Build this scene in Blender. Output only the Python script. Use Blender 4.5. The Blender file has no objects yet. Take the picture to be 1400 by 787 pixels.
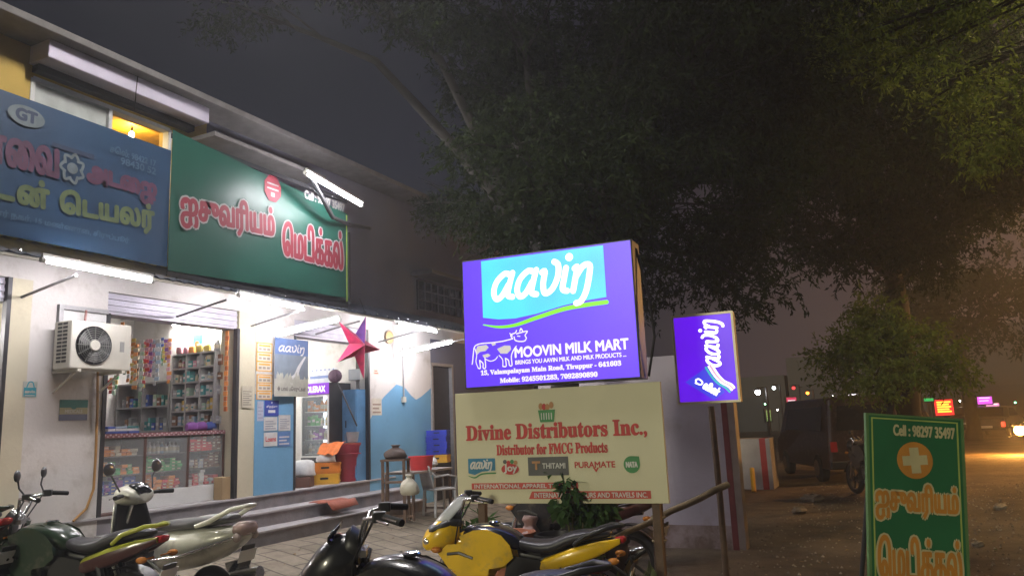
import bpy, bmesh, math, random
import numpy as np
from mathutils import Vector, Matrix
random.seed(7); rng = np.random.default_rng(7)
R_ = math.radians
S = bpy.context.scene
COL = S.collection

# ------------------------------------------------------------------ camera
FPX, CH = 1038.0, 1.45                      # focal length in photo pixels, eye height above the forecourt
_d1 = np.array([520, 162, 1038.]); _up = np.array([-252, -5856, 1038.])
_Y = _d1/np.linalg.norm(_d1); _Z = _up-_Y*_Y.dot(_up); _Z /= np.linalg.norm(_Z); _X = np.cross(_Y, _Z)
if _X[0] < 0: _X = -_X
ROT = np.array([_X, _Y, _Z]); CAM = np.array([0, 0, CH])
cd = bpy.data.cameras.new('camera'); cam = bpy.data.objects.new('camera', cd); COL.objects.link(cam)
cd.sensor_width = 36; cd.lens = FPX/1400*36; cd.clip_start = .05; cd.clip_end = 2000
r, d, f_ = ROT[:, 0], ROT[:, 1], ROT[:, 2]
cam.matrix_world = Matrix(((r[0], -d[0], -f_[0], 0), (r[1], -d[1], -f_[1], 0), (r[2], -d[2], -f_[2], CH), (0, 0, 0, 1)))
S.camera = cam
def ray(px, py): return ROT @ np.array([px-700, py-393.5, FPX])
def OZ(px, py, z): q = ray(px, py); return Vector(CAM+q*((z-CH)/q[2]))       # a photo point on a level plane
def OY(px, py, y): q = ray(px, py); return Vector(CAM+q*(y/q[1]))             # ... on a wall across the street axis
def OX(px, py, x): q = ray(px, py); return Vector(CAM+q*(x/q[0]))             # ... on a wall along the facade
def DP(px, py, z): return Vector(CAM+ray(px, py)/FPX*z)                        # ... at a depth

# ------------------------------------------------------------------ night sky, sun lamp in place of street light, exposure
w = bpy.data.worlds.new('World'); S.world = w; w.use_nodes = True
nt = w.node_tree; N = nt.nodes; bg = N['Background']
sky = N.new('ShaderNodeTexSky'); sky.sky_type = 'NISHITA'; sky.sun_disc = False
sky.sun_elevation = R_(38); sky.sun_rotation = R_(160); sky.air_density = 1.0; sky.dust_density = 4
SKY_K, GLOW_K = 0.0006, .8
HAZE = .0042
LAMP = 900
tc = N.new('ShaderNodeTexCoord'); sep = N.new('ShaderNodeSeparateXYZ'); nt.links.new(tc.outputs['Generated'], sep.inputs[0])
ramp = N.new('ShaderNodeValToRGB'); nt.links.new(sep.outputs['Z'], ramp.inputs[0])      # town light in the low air
e = ramp.color_ramp.elements; e[0].position = 0.0; e[0].color = (.024, .025, .040, 1); e[1].position = .75; e[1].color = (.0085, .0085, .0105, 1)
e = ramp.color_ramp.elements.new(.22); e.color = (.0125, .014, .027, 1)
mul = N.new('ShaderNodeMix'); mul.data_type = 'RGBA'; mul.blend_type = 'ADD'; mul.inputs[0].default_value = 1
sc_ = N.new('ShaderNodeVectorMath'); sc_.operation = 'SCALE'; sc_.inputs[3].default_value = SKY_K
nt.links.new(sky.outputs[0], sc_.inputs[0]); dot = N.new('ShaderNodeVectorMath'); dot.operation = 'DOT_PRODUCT'; dot.inputs[1].default_value = (.20, .98, .02); nt.links.new(tc.outputs['Generated'], dot.inputs[0])
gr = N.new('ShaderNodeValToRGB'); ge = gr.color_ramp.elements; ge[0].position = .86; ge[0].color = (0, 0, 0, 1); ge[1].position = 1.0; ge[1].color = (.095, .050, .029, 1); nt.links.new(dot.outputs['Value'], gr.inputs[0])
ad = N.new('ShaderNodeMix'); ad.data_type = 'RGBA'; ad.blend_type = 'ADD'; ad.inputs[0].default_value = 1; nt.links.new(ramp.outputs[0], ad.inputs[6]); nt.links.new(gr.outputs[0], ad.inputs[7])
nt.links.new(ad.outputs[2], mul.inputs[6]); nt.links.new(sc_.outputs[0], mul.inputs[7])
nt.links.new(mul.outputs[2], bg.inputs[0]); bg.inputs[1].default_value = GLOW_K
sd = bpy.data.lights.new('sun', 'SUN'); sd.energy = 1.35; sd.angle = R_(9); sd.color = (1.0, .94, .70)
sun = bpy.data.objects.new('sun', sd); COL.objects.link(sun)
_sdir = Vector((-.13, -.95, .24)).normalized()                    # towards the unseen street light it stands in for, behind the viewer
sun.rotation_euler = _sdir.to_track_quat('Z', 'Y').to_euler()
S.view_settings.view_transform = 'Standard'; S.view_settings.look = 'None'; S.view_settings.exposure = 0; S.view_settings.gamma = 1
S.cycles.use_denoising = True; S.cycles.max_bounces = 6; S.cycles.diffuse_bounces = 3; S.cycles.glossy_bounces = 3
S.cycles.transmission_bounces = 4; S.cycles.transparent_max_bounces = 8; S.cycles.sample_clamp_indirect = 4; S.cycles.volume_bounces = 0
S.cycles.caustics_reflective = False; S.cycles.caustics_refractive = False

# ------------------------------------------------------------------ materials
def new_mat(name):
    m = bpy.data.materials.new(name); m.use_nodes = True
    return m, m.node_tree, m.node_tree.nodes['Principled BSDF']
def mat(name, col, rough=.6, metal=0, var=.18, scale=6, bump=0, bscale=60, spec=.5, stain=None, coat=0):
    m, t, b = new_mat(name); n = t.nodes
    tcn = n.new('ShaderNodeTexCoord')
    no = n.new('ShaderNodeTexNoise'); no.inputs['Scale'].default_value = scale; no.inputs['Detail'].default_value = 6
    t.links.new(tcn.outputs['Object'], no.inputs['Vector'])
    rp = n.new('ShaderNodeValToRGB'); k = 1-var
    rp.color_ramp.elements[0].position = .3; rp.color_ramp.elements[1].position = .7
    rp.color_ramp.elements[0].color = (col[0]*k, col[1]*k, col[2]*k, 1); rp.color_ramp.elements[1].color = (min(1, col[0]*(1+var*.5)), min(1, col[1]*(1+var*.5)), min(1, col[2]*(1+var*.5)), 1)
    t.links.new(no.outputs['Fac'], rp.inputs[0]); out = rp.outputs[0]
    if stain:
        no2 = n.new('ShaderNodeTexNoise'); no2.inputs['Scale'].default_value = stain[1]; no2.inputs['Detail'].default_value = 8; no2.inputs['Roughness'].default_value = .7
        t.links.new(tcn.outputs['Object'], no2.inputs['Vector'])
        r2 = n.new('ShaderNodeValToRGB'); r2.color_ramp.elements[0].position = stain[2]; r2.color_ramp.elements[1].position = stain[2]+.18
        mx = n.new('ShaderNodeMix'); mx.data_type = 'RGBA'; mx.inputs[7].default_value = (*stain[0], 1)
        t.links.new(no2.outputs['Fac'], r2.inputs[0]); mm = n.new('ShaderNodeMath'); mm.operation = 'MULTIPLY'; mm.inputs[1].default_value = stain[3]
        t.links.new(r2.outputs[0], mm.inputs[0]); t.links.new(mm.outputs[0], mx.inputs[0]); t.links.new(out, mx.inputs[6]); out = mx.outputs[2]
    t.links.new(out, b.inputs['Base Color'])
    b.inputs['Roughness'].default_value = rough; b.inputs['Metallic'].default_value = metal
    b.inputs['Specular IOR Level'].default_value = spec; b.inputs['Coat Weight'].default_value = coat
    if bump:
        n3 = n.new('ShaderNodeTexNoise'); n3.inputs['Scale'].default_value = bscale; n3.inputs['Detail'].default_value = 5
        t.links.new(tcn.outputs['Object'], n3.inputs['Vector'])
        bp = n.new('ShaderNodeBump'); bp.inputs['Strength'].default_value = bump; bp.inputs['Distance'].default_value = .02
        t.links.new(n3.outputs['Fac'], bp.inputs['Height']); t.links.new(bp.outputs[0], b.inputs['Normal'])
    return m
def emat(name, col, k=1.0, base=None, var=0, scale=3):
    m, t, b = new_mat(name)
    b.inputs['Base Color'].default_value = (*(base or [c*.5 for c in col]), 1); b.inputs['Roughness'].default_value = .35
    b.inputs['Emission Color'].default_value = (*col, 1); b.inputs['Emission Strength'].default_value = k
    if var:
        n = t.nodes; tcn = n.new('ShaderNodeTexCoord'); no = n.new('ShaderNodeTexNoise'); no.inputs['Scale'].default_value = scale
        t.links.new(tcn.outputs['Object'], no.inputs['Vector'])
        mr = n.new('ShaderNodeMapRange'); mr.inputs[1].default_value = .3; mr.inputs[2].default_value = .7; mr.inputs[3].default_value = k*(1-var); mr.inputs[4].default_value = k*(1+var)
        t.links.new(no.outputs['Fac'], mr.inputs[0]); t.links.new(mr.outputs[0], b.inputs['Emission Strength'])
    return m
def glass(name, tint=(.9, .95, .95), alpha=.12, rough=.05):
    m, t, b = new_mat(name); n = t.nodes
    b.inputs['Base Color'].default_value = (*tint, 1); b.inputs['Roughness'].default_value = rough
    tr = n.new('ShaderNodeBsdfTransparent'); mx = n.new('ShaderNodeMixShader'); mx.inputs[0].default_value = alpha
    t.links.new(tr.outputs[0], mx.inputs[1]); t.links.new(b.outputs[0], mx.inputs[2]); t.links.new(mx.outputs[0], n['Material Output'].inputs[0])
    return m
M = {}
M['white_wall'] = mat('white_wall', (.66, .63, .60), .85, var=.08, scale=1.5, bump=.15, bscale=25, stain=((.36, .32, .27), 1.6, .52, .75))
M['cream_wall'] = mat('cream_wall', (.62, .57, .42), .85, var=.1, scale=2, bump=.12, bscale=25, stain=((.40, .35, .24), 3, .6, .5))
M['blue_wall'] = mat('blue_wall', (.16, .38, .60), .75, var=.1, scale=2, bump=.1, bscale=30, stain=((.10, .22, .36), 4, .58, .5))
M['yellow_wall'] = mat('yellow_wall', (.58, .40, .10), .85, var=.1, scale=2, bump=.1)
M['pink_wall'] = mat('pink_wall', (.62, .46, .40), .85)
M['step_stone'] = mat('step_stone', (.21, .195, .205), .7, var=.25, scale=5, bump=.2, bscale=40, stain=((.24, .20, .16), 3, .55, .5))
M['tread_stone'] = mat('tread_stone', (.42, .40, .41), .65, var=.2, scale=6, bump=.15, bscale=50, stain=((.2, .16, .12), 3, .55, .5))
M['roof'] = mat('roof_concrete', (.17, .16, .155), .9, bump=.2, stain=((.12, .11, .10), 2, .5, .7))
M['dark_wall'] = mat('grey_blue_wall', (.15, .15, .21), .85, var=.12, scale=1.5, bump=.1, stain=((.15, .14, .16), 1.5, .5, .6))
M['tin'] = mat('tin_sheet', (.16, .18, .24), .45, .5, var=.2, scale=5, bump=.1)
M['soffit'] = mat('soffit_sheet', (.26, .25, .31), .5, .2, var=.1)
M['grey_metal'] = mat('grey_metal', (.45, .45, .46), .45, .6, var=.15, scale=20)
M['shutter'] = mat('shutter_box_paint', (.66, .62, .74), .42, .15, var=.08, scale=3)
M['steel'] = mat('bright_steel', (.62, .62, .62), .25, 1, var=.1)
M['dark_metal'] = mat('dark_metal', (.045, .045, .05), .45, .4, var=.2)
M['black_plastic'] = mat('black_plastic', (.018, .018, .02), .4, var=.2, spec=.5)
M['rubber'] = mat('tyre_rubber', (.02, .02, .02), .85, bump=.2)
M['seat_vinyl'] = mat('seat_vinyl', (.035, .035, .045), .38, var=.2, bump=.12, bscale=120)
M['white_paint'] = mat('white_paint', (.72, .72, .70), .5, var=.06)
M['off_white'] = mat('aged_white_casing', (.62, .60, .52), .5, var=.08, stain=((.45, .40, .30), 4, .6, .4))
M['paper'] = mat('paper', (.72, .70, .66), .8, var=.08)
M['wood'] = mat('worn_wood', (.13, .08, .05), .7, var=.35, scale=9, bump=.2)
M['bamboo'] = mat('bamboo', (.27, .20, .11), .6, var=.35, scale=8, bump=.15)
M['maroon'] = mat('maroon_paint', (.20, .04, .045), .6, var=.2)
M['red_plastic'] = mat('red_plastic', (.70, .05, .05), .4, var=.12, spec=.5)
M['dark_red'] = mat('dark_red_plastic', (.38, .03, .06), .4, var=.12)
M['orange_plastic'] = mat('orange_plastic', (.78, .26, .03), .45, var=.12)
M['yellow_plastic'] = mat('yellow_plastic', (.80, .45, .04), .45, var=.1)
M['blue_plastic'] = mat('blue_plastic', (.035, .06, .52), .4, var=.1)
M['orange_cloth'] = mat('orange_cloth', (.75, .20, .05), .9, var=.25, scale=10, bump=.3)
M['white_cloth'] = mat('white_plastic_bag', (.70, .70, .70), .5, var=.15, scale=9, bump=.4, bscale=18)
M['sack'] = mat('jute_sack', (.33, .27, .15), .9, var=.25, bump=.4)
M['cardboard'] = mat('cardboard', (.36, .25, .13), .85, var=.15)
M['bark'] = mat('bark', (.018, .015, .012), .95, var=.4, scale=5, bump=.6, bscale=14)
M['terracotta'] = mat('terracotta', (.36, .13, .07), .8, var=.25, bump=.2)
M['soil'] = mat('soil', (.06, .045, .03), .95, bump=.4)
M['granite'] = mat('counter_strip', (.30, .12, .13), .4, var=.4, scale=30)
M['wood_shelf'] = mat('shelf_laminate', (.36, .35, .34), .6, var=.15)
M['tube'] = emat('tube_glow', (1.0, .95, .99), 150)
M['tube_up'] = emat('tube_glow_upper', (1.0, .95, 1.0), 210)
M['tube_in'] = emat('tube_glow_inside', (1.0, .98, .93), 330)
M['bulb'] = emat('bulb_glow', (1.0, .72, .30), 420)
M['chrome'] = mat('chrome', (.75, .75, .76), .12, 1, var=.03)
M['glass'] = glass('clear_glass')
M['dark_glass'] = mat('dark_glass', (.012, .013, .016), .08, var=.1)
M['clear_visor'] = glass('smoked_visor', (.55, .57, .56), .55, .12)
def tone(name, c, **k):
    if name not in M: M[name] = mat(name, c, **k)
    return M[name]
def leaf_mat(name, a, b):
    m, t, p = new_mat(name); n = t.nodes
    g = n.new('ShaderNodeNewGeometry'); rp = n.new('ShaderNodeValToRGB')
    rp.color_ramp.elements[0].color = (*a, 1); rp.color_ramp.elements[1].color = (*b, 1)
    t.links.new(g.outputs['Random Per Island'], rp.inputs[0]); t.links.new(rp.outputs[0], p.inputs['Base Color'])
    p.inputs['Roughness'].default_value = .75; p.inputs['Specular IOR Level'].default_value = .08
    tl = n.new('ShaderNodeBsdfTranslucent'); t.links.new(rp.outputs[0], tl.inputs[0])
    mx = n.new('ShaderNodeMixShader'); mx.inputs[0].default_value = .35
    t.links.new(p.outputs[0], mx.inputs[1]); t.links.new(tl.outputs[0], mx.inputs[2]); t.links.new(mx.outputs[0], n['Material Output'].inputs[0])
    return m
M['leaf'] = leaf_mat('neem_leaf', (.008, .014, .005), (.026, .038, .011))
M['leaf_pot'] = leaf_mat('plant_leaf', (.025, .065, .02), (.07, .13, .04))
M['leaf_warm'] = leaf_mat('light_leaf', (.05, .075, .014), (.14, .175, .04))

# ------------------------------------------------------------------ mesh builder
class MB:
    def __init__(s): s.v = []; s.f = []; s.m = []
    def add(s, vs, fs, mi=0):
        o = len(s.v); s.v += [tuple(p) for p in vs]
        for q in fs: s.f.append(tuple(i+o for i in q)); s.m.append(mi)
    def box(s, c, size, mi=0, rz=0, ry=0, rx=0, tap=1):
        hx, hy, hz = [k/2 for k in size]
        rm = Matrix.Rotation(rz, 3, 'Z') @ Matrix.Rotation(ry, 3, 'Y') @ Matrix.Rotation(rx, 3, 'X')
        vs = []
        for z in (-1, 1):
            k = tap if z < 0 else 1
            for x, y in ((-1, -1), (1, -1), (1, 1), (-1, 1)):
                vs.append(rm @ Vector((x*hx*k, y*hy*k, z*hz)) + Vector(c))
        s.add(vs, [(0, 3, 2, 1), (4, 5, 6, 7), (0, 1, 5, 4), (1, 2, 6, 5), (2, 3, 7, 6), (3, 0, 4, 7)], mi)
    def bb(s, a, b, mi=0): s.box([(a[i]+b[i])/2 for i in range(3)], [abs(b[i]-a[i]) for i in range(3)], mi)
    def tube(s, pts, rad, n=10, mi=0, cap=True):
        pts = [Vector(p) for p in pts]; k = len(pts)
        if not hasattr(rad, '__len__'): rad = [rad]*k
        rings = []; prev = None
        for i, p in enumerate(pts):
            t = (pts[min(i+1, k-1)]-pts[max(i-1, 0)]).normalized()
            if prev is None: u = t.orthogonal().normalized()
            else:
                u = prev-t*prev.dot(t); u = u.normalized() if u.length > 1e-6 else t.orthogonal().normalized()
            prev = u; v = t.cross(u)
            rings.append([p+(u*math.cos(a)+v*math.sin(a))*rad[i] for a in [2*math.pi*j/n for j in range(n)]])
        s.loft(rings, mi, cap)
    def loft(s, rings, mi=0, cap=True):
        n = len(rings[0]); vs = [p for q in rings for p in q]; fs = []
        for i in range(len(rings)-1):
            for j in range(n):
                a, b = i*n+j, i*n+(j+1) % n; fs.append((a, b, b+n, a+n))
        if cap: fs.append(tuple(range(n-1, -1, -1))); fs.append(tuple((len(rings)-1)*n+j for j in range(n)))
        s.add(vs, fs, mi)
    def sec(s, secs, n=20, mi=0, power=2.4):
        """loft along x: sections (x, y, z, half width, half height[, power])"""
        rings = []
        for q in secs:
            x, y, z, hw, hh = q[:5]; pw = q[5] if len(q) > 5 else power; rg = []
            for j in range(n):
                a = 2*math.pi*j/n; ca, sa = math.cos(a), math.sin(a)
                rg.append(Vector((x, y+hw*math.copysign(abs(ca)**(2/pw), ca), z+hh*math.copysign(abs(sa)**(2/pw), sa))))
            rings.append(rg)
        s.loft(rings, mi)
    def lathe(s, prof, c=(0, 0, 0), axis='Z', n=24, mi=0, closed=False):
        rings = []
        for rr, h in prof:
            rg = []
            for j in range(n):
                a = 2*math.pi*j/n; x, y = rr*math.cos(a), rr*math.sin(a)
                rg.append(Vector((x, y, h) if axis == 'Z' else (x, h, y) if axis == 'Y' else (h, x, y))+Vector(c))
            rings.append(rg)
        if closed: rings.append(rings[0])
        s.loft(rings, mi, not closed)
    def ball(s, c, rr, n=12, mi=0, sq=(1, 1, 1)):
        prof = [(rr*math.sin(math.pi*i/8), -rr*math.cos(math.pi*i/8)) for i in range(9)]
        prof[0] = (rr*.02, -rr); prof[-1] = (rr*.02, rr); rings = []
        for a_, h in prof: rings.append([Vector((a_*math.cos(2*math.pi*j/n)*sq[0], a_*math.sin(2*math.pi*j/n)*sq[1], h*sq[2]))+Vector(c) for j in range(n)])
        s.loft(rings, mi)
    def quad(s, a, b, c, d_, mi=0): s.add([a, b, c, d_], [(0, 1, 2, 3)], mi)
    def prism(s, pts, y0, y1, mi=0):
        """outline in x,z extruded from y0 to y1"""
        n = len(pts); vs = [(p[0], y0, p[1]) for p in pts]+[(p[0], y1, p[1]) for p in pts]
        s.add(vs, [tuple(range(n)), tuple(range(2*n-1, n-1, -1))]+[(j, n+j, n+(j+1) % n, (j+1) % n) for j in range(n)], mi)
    def stroke(s, pts, wd, y, mi=0, closed=False, sub=6, caps=True):
        """painted brush stroke in the x,z plane at depth y; wd: width or list of widths"""
        P = [np.array(p, float) for p in pts]; W = list(wd) if hasattr(wd, '__len__') else [wd]*len(P)
        if closed: P.append(P[0]); W.append(W[0])
        q, ww = [], []; n = len(P)
        for i in range(n-1):
            p0 = P[i-1] if i > 0 else (P[n-2] if closed else P[i]); p3 = P[i+2] if i+2 < n else (P[1] if closed else P[i+1])
            for k in range(sub):
                t = k/sub
                q.append(.5*((2*P[i])+(-p0+P[i+1])*t+(2*p0-5*P[i]+4*P[i+1]-p3)*t*t+(-p0+3*P[i]-3*P[i+1]+p3)*t**3)); ww.append(W[i]*(1-t)+W[i+1]*t)
        q.append(P[-1]); ww.append(W[-1]); vs = []
        for i in range(len(q)):
            t = q[min(i+1, len(q)-1)]-q[max(i-1, 0)]; t = t/(np.linalg.norm(t)+1e-9); nn = np.array([-t[1], t[0]])*ww[i]/2
            vs += [(q[i][0]+nn[0], y, q[i][1]+nn[1]), (q[i][0]-nn[0], y, q[i][1]-nn[1])]
        s.add(vs, [(2*i, 2*i+1, 2*i+3, 2*i+2) for i in range(len(q)-1)], mi)
        if caps and not closed:
            for c, k in ((q[0], ww[0]), (q[-1], ww[-1])): s.disc(c[0], c[1], k/2, y-.0001, mi, 12)
    def disc(s, x, z, rr, y, mi=0, n=24, sx=1):
        s.add([(x+rr*sx*math.cos(2*math.pi*j/n), y, z+rr*math.sin(2*math.pi*j/n)) for j in range(n)], [tuple(range(n))], mi)
    def rect(s, x0, z0, x1, z1, y, mi=0): s.quad((x0, y, z0), (x1, y, z0), (x1, y, z1), (x0, y, z1), mi)
    def build(s, name, mats, parent=None, smooth=False, bevel=0, world=False):
        me = bpy.data.meshes.new(name); vs = s.v
        if world and parent is not None:
            mi = parent.matrix_basis.inverted(); pp = parent.parent
            if pp is not None: mi = (pp.matrix_basis @ parent.matrix_basis).inverted()
            vs = [tuple(mi @ Vector(p)) for p in vs]
        me.from_pydata(vs, [], s.f)
        for m_ in (mats if isinstance(mats, (list, tuple)) else [mats]): me.materials.append(m_)
        if max(s.m, default=0): me.polygons.foreach_set('material_index', s.m)
        if smooth: me.polygons.foreach_set('use_smooth', [True]*len(s.f))
        me.validate(); me.update()
        o = bpy.data.objects.new(name, me); COL.objects.link(o)
        if parent is not None: o.parent = parent
        if bevel:
            b = o.modifiers.new('bevel', 'BEVEL'); b.width = bevel; b.segments = 2; b.limit_method = 'ANGLE'
        if smooth:
            try: me.set_sharp_from_angle(angle=R_(50))
            except Exception: pass
        return o
def tag(o, label=None, cat=None, group=None, kind=None):
    if label: o['label'] = label
    if cat: o['category'] = cat
    if group: o['group'] = group
    if kind: o['kind'] = kind
    return o
def thing(name, label, cat, loc=(0, 0, 0), rz=0, group=None, ry=0, rx=0):
    o = bpy.data.objects.new(name, None); COL.objects.link(o); o.empty_display_size = .1
    o.location = loc; o.rotation_euler = (rx, ry, rz)
    o.matrix_basis = Matrix.Translation(Vector(loc)) @ (Matrix.Rotation(rz, 4, 'Z') @ Matrix.Rotation(ry, 4, 'Y') @ Matrix.Rotation(rx, 4, 'X'))
    return tag(o, label, cat, group)
def dup(root, loc=None, rz=None, label=None, group=None):
    r_ = root.copy(); COL.objects.link(r_)
    if loc is not None: r_.location = loc
    if rz is not None: r_.rotation_euler = (root.rotation_euler[0], root.rotation_euler[1], rz)
    if label: r_['label'] = label
    if group: r_['group'] = group
    for ch in list(root.children):
        c = ch.copy(); COL.objects.link(c); c.parent = r_
        for g in list(ch.children):
            k = g.copy(); COL.objects.link(k); k.parent = c
    return r_

# ------------------------------------------------------------------ lettering
_tc = {}
def glyphs(body):
    if body not in _tc:
        c = bpy.data.curves.new('lettering', 'FONT'); c.body = body; c.size = 1; c.resolution_u = 12
        o = bpy.data.objects.new('lettering', c); COL.objects.link(o)
        dg = bpy.context.evaluated_depsgraph_get(); me = o.evaluated_get(dg).to_mesh()
        vs = np.array([v.co[:2] for v in me.vertices]); fs = [tuple(p.vertices) for p in me.polygons]
        o.evaluated_get(dg).to_mesh_clear(); COL.objects.unlink(o); bpy.data.objects.remove(o); bpy.data.curves.remove(c)
        _tc[body] = (vs, fs)
    return _tc[body]
def text(mb, body, x0, z0, x1, z1, y, mi=0, bold=0, shear=0, out=None, swap=None):
    """fit the words into the rectangle; bold grows the strokes; out=(material, width) adds an outline behind"""
    vs, fs = glyphs(body)
    if not len(vs): return
    lo, hi = vs.min(0), vs.max(0); k = np.array([(x1-x0), (z1-z0)])/(hi-lo)
    p = (vs-lo)*k
    p[:, 0] += shear*p[:, 1]
    passes = ([(out[0], out[1], .0)] if out else [])+[(mi, bold, .0012 if out else 0)]
    for m_, rr, dy in passes:
        offs = [(0, 0)] if rr <= 0 else [(rr*math.cos(a), rr*math.sin(a)) for a in [2*math.pi*j/8 for j in range(8)]]+[(0, 0)]
        for j, (ox, oz) in enumerate(offs):
            yy = y-dy-.0001*j
            if swap: mb.add([swap(q[0]+x0+ox, q[1]+z0+oz, yy) for q in p], fs, m_)
            else: mb.add([(q[0]+x0+ox, yy, q[1]+z0+oz) for q in p], fs, m_)
def textq(mb, body, q, y, mi=0, bold=0, out=None):
    """words stretched into the quadrilateral bottom-left, bottom-right, top-right, top-left"""
    vs, fs = glyphs(body); lo, hi = vs.min(0), vs.max(0); uv = (vs-lo)/(hi-lo); q = [np.array(k, float) for k in q]
    p = [q[0]*(1-u)*(1-v)+q[1]*u*(1-v)+q[2]*u*v+q[3]*(1-u)*v for u, v in uv]
    for m_, rr, dy in ([(out[0], out[1], 0)] if out else [])+[(mi, bold, .0012 if out else 0)]:
        for j, (ox, oz) in enumerate([(rr*math.cos(a), rr*math.sin(a)) for a in [2*math.pi*j/8 for j in range(8)]]+[(0, 0)]):
            mb.add([(k[0]+ox, y-dy-.0001*j, k[1]+oz) for k in p], fs, m_)
AAVIN = [  # the wordmark as brush strokes on a grid of x-height 1
    [(.62, .92), (.40, .98), (.12, .72), (.05, .34), (.20, .06), (.42, .16), (.62, .55)], [(.72, .98), (.66, .50), (.66, .16), (.86, .08)],
    [(1.58, .92), (1.36, .98), (1.08, .72), (1.01, .34), (1.16, .06), (1.38, .16), (1.58, .55)], [(1.68, .98), (1.62, .50), (1.62, .16), (1.82, .08)],
    [(1.93, .86), (2.04, .88), (2.04, .42), (2.16, .08), (2.42, .20), (2.58, .62), (2.54, 1.05), (2.36, 1.20)],
    [(2.86, .92), (2.84, .50), (2.84, .16), (3.02, .08)],
    [(3.20, .86), (3.30, .90), (3.28, .50), (3.26, .05)], [(3.28, .52), (3.50, .90), (3.76, .92), (3.80, .55), (3.76, .0), (3.62, -.34), (3.44, -.40)]]
def aavin(mb, x0, z0, x1, h, y, mi=0, wd=.27, shear=.16, rot=False):
    k = (x1-x0)/3.95
    def put(p):
        return (x0+p[0]*k+shear*p[1]*h, z0+p[1]*h)
    for i, st in enumerate(AAVIN): mb_y = y-.0003*i; mb.stroke([put(p) for p in st], wd*h, mb_y, mi, sub=5)
    dd = put((2.93, 1.30)); mb.disc(dd[0], dd[1], .145*h, y-.003, mi, 16)

# =================================================================== THE SETTING
def gz(x, y):
    """the forecourt falls gently from the steps to the roadside"""
    t = min(1, max(0, (x+7.5)/1.7)); t = t*t*(3-2*t)
    return -.20*t
def ground_mat():
    m, t, b = new_mat('roadside_dirt'); n = t.nodes
    tcn = n.new('ShaderNodeTexCoord'); no = n.new('ShaderNodeTexNoise'); no.inputs['Scale'].default_value = .9; no.inputs['Detail'].default_value = 9; no.inputs['Roughness'].default_value = .65
    t.links.new(tcn.outputs['Object'], no.inputs['Vector'])
    rp = n.new('ShaderNodeValToRGB'); rp.color_ramp.elements[0].position = .32; rp.color_ramp.elements[0].color = (.055, .040, .028, 1)
    rp.color_ramp.elements[1].position = .7; rp.color_ramp.elements[1].color = (.20, .15, .10, 1)
    t.links.new(no.outputs['Fac'], rp.inputs[0]); t.links.new(rp.outputs[0], b.inputs['Base Color']); b.inputs['Roughness'].default_value = .95
    n2 = n.new('ShaderNodeTexNoise'); n2.inputs['Scale'].default_value = 5; n2.inputs['Detail'].default_value = 12; n2.inputs['Roughness'].default_value = .68
    t.links.new(tcn.outputs['Object'], n2.inputs['Vector'])
    bp = n.new('ShaderNodeBump'); bp.inputs['Strength'].default_value = 1; bp.inputs['Distance'].default_value = .14
    t.links.new(n2.outputs['Fac'], bp.inputs['Height']); t.links.new(bp.outputs[0], b.inputs['Normal'])
    return m
def paving_mat():
    m, t, b = new_mat('rough_stone_paving'); n = t.nodes
    tcn = n.new('ShaderNodeTexCoord'); mp = n.new('ShaderNodeMapping'); mp.inputs['Rotation'].default_value = (0, 0, R_(8))
    t.links.new(tcn.outputs['Object'], mp.inputs[0])
    wv = n.new('ShaderNodeTexNoise'); wv.inputs['Scale'].default_value = 2.0; t.links.new(mp.outputs[0], wv.inputs['Vector'])
    av = n.new('ShaderNodeMix'); av.data_type = 'RGBA'; av.inputs[0].default_value = .05; t.links.new(mp.outputs[0], av.inputs[6]); t.links.new(wv.outputs['Color'], av.inputs[7])
    br = n.new('ShaderNodeTexBrick'); br.inputs['Scale'].default_value = 1; br.inputs['Brick Width'].default_value = .62; br.inputs['Row Height'].default_value = .30; br.inputs['Mortar Size'].default_value = .012
    br.inputs['Color1'].default_value = (.25, .22, .17, 1); br.inputs['Color2'].default_value = (.34, .30, .24, 1); br.inputs['Mortar'].default_value = (.10, .085, .065, 1)
    t.links.new(av.outputs[2], br.inputs['Vector'])
    no = n.new('ShaderNodeTexNoise'); no.inputs['Scale'].default_value = 3.2; no.inputs['Detail'].default_value = 9; no.inputs['Roughness'].default_value = .7; t.links.new(tcn.outputs['Object'], no.inputs['Vector'])
    rp = n.new('ShaderNodeValToRGB'); rp.color_ramp.elements[0].position = .3; rp.color_ramp.elements[0].color = (.45, .42, .38, 1); rp.color_ramp.elements[1].position = .72; rp.color_ramp.elements[1].color = (1.1, 1.05, 1, 1)
    t.links.new(no.outputs['Fac'], rp.inputs[0])
    mx = n.new('ShaderNodeMix'); mx.data_type = 'RGBA'; mx.blend_type = 'MULTIPLY'; mx.inputs[0].default_value = 1
    t.links.new(br.outputs[0], mx.inputs[6]); t.links.new(rp.outputs[0], mx.inputs[7]); t.links.new(mx.outputs[2], b.inputs['Base Color']); b.inputs['Roughness'].default_value = .8
    bp = n.new('ShaderNodeBump'); bp.inputs['Strength'].default_value = .5; bp.inputs['Distance'].default_value = .02
    t.links.new(br.outputs['Fac'], bp.inputs['Height']); bp.invert = True; t.links.new(bp.outputs[0], b.inputs['Normal'])
    return m
def sheet(name, xs, ys, m, dz, rough=0):
    mb = MB(); nx, ny = len(xs), len(ys)
    vs = [(x, y, gz(x, y)+dz+(random.uniform(-rough, rough) if abs(x) < 12 and 0 < y < 30 else 0)) for y in ys for x in xs]
    mb.add(vs, [(j*nx+i, j*nx+i+1, (j+1)*nx+i+1, (j+1)*nx+i) for j in range(ny-1) for i in range(nx-1)])
    o = mb.build(name, m, smooth=True); o['kind'] = 'structure'; return o
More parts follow.
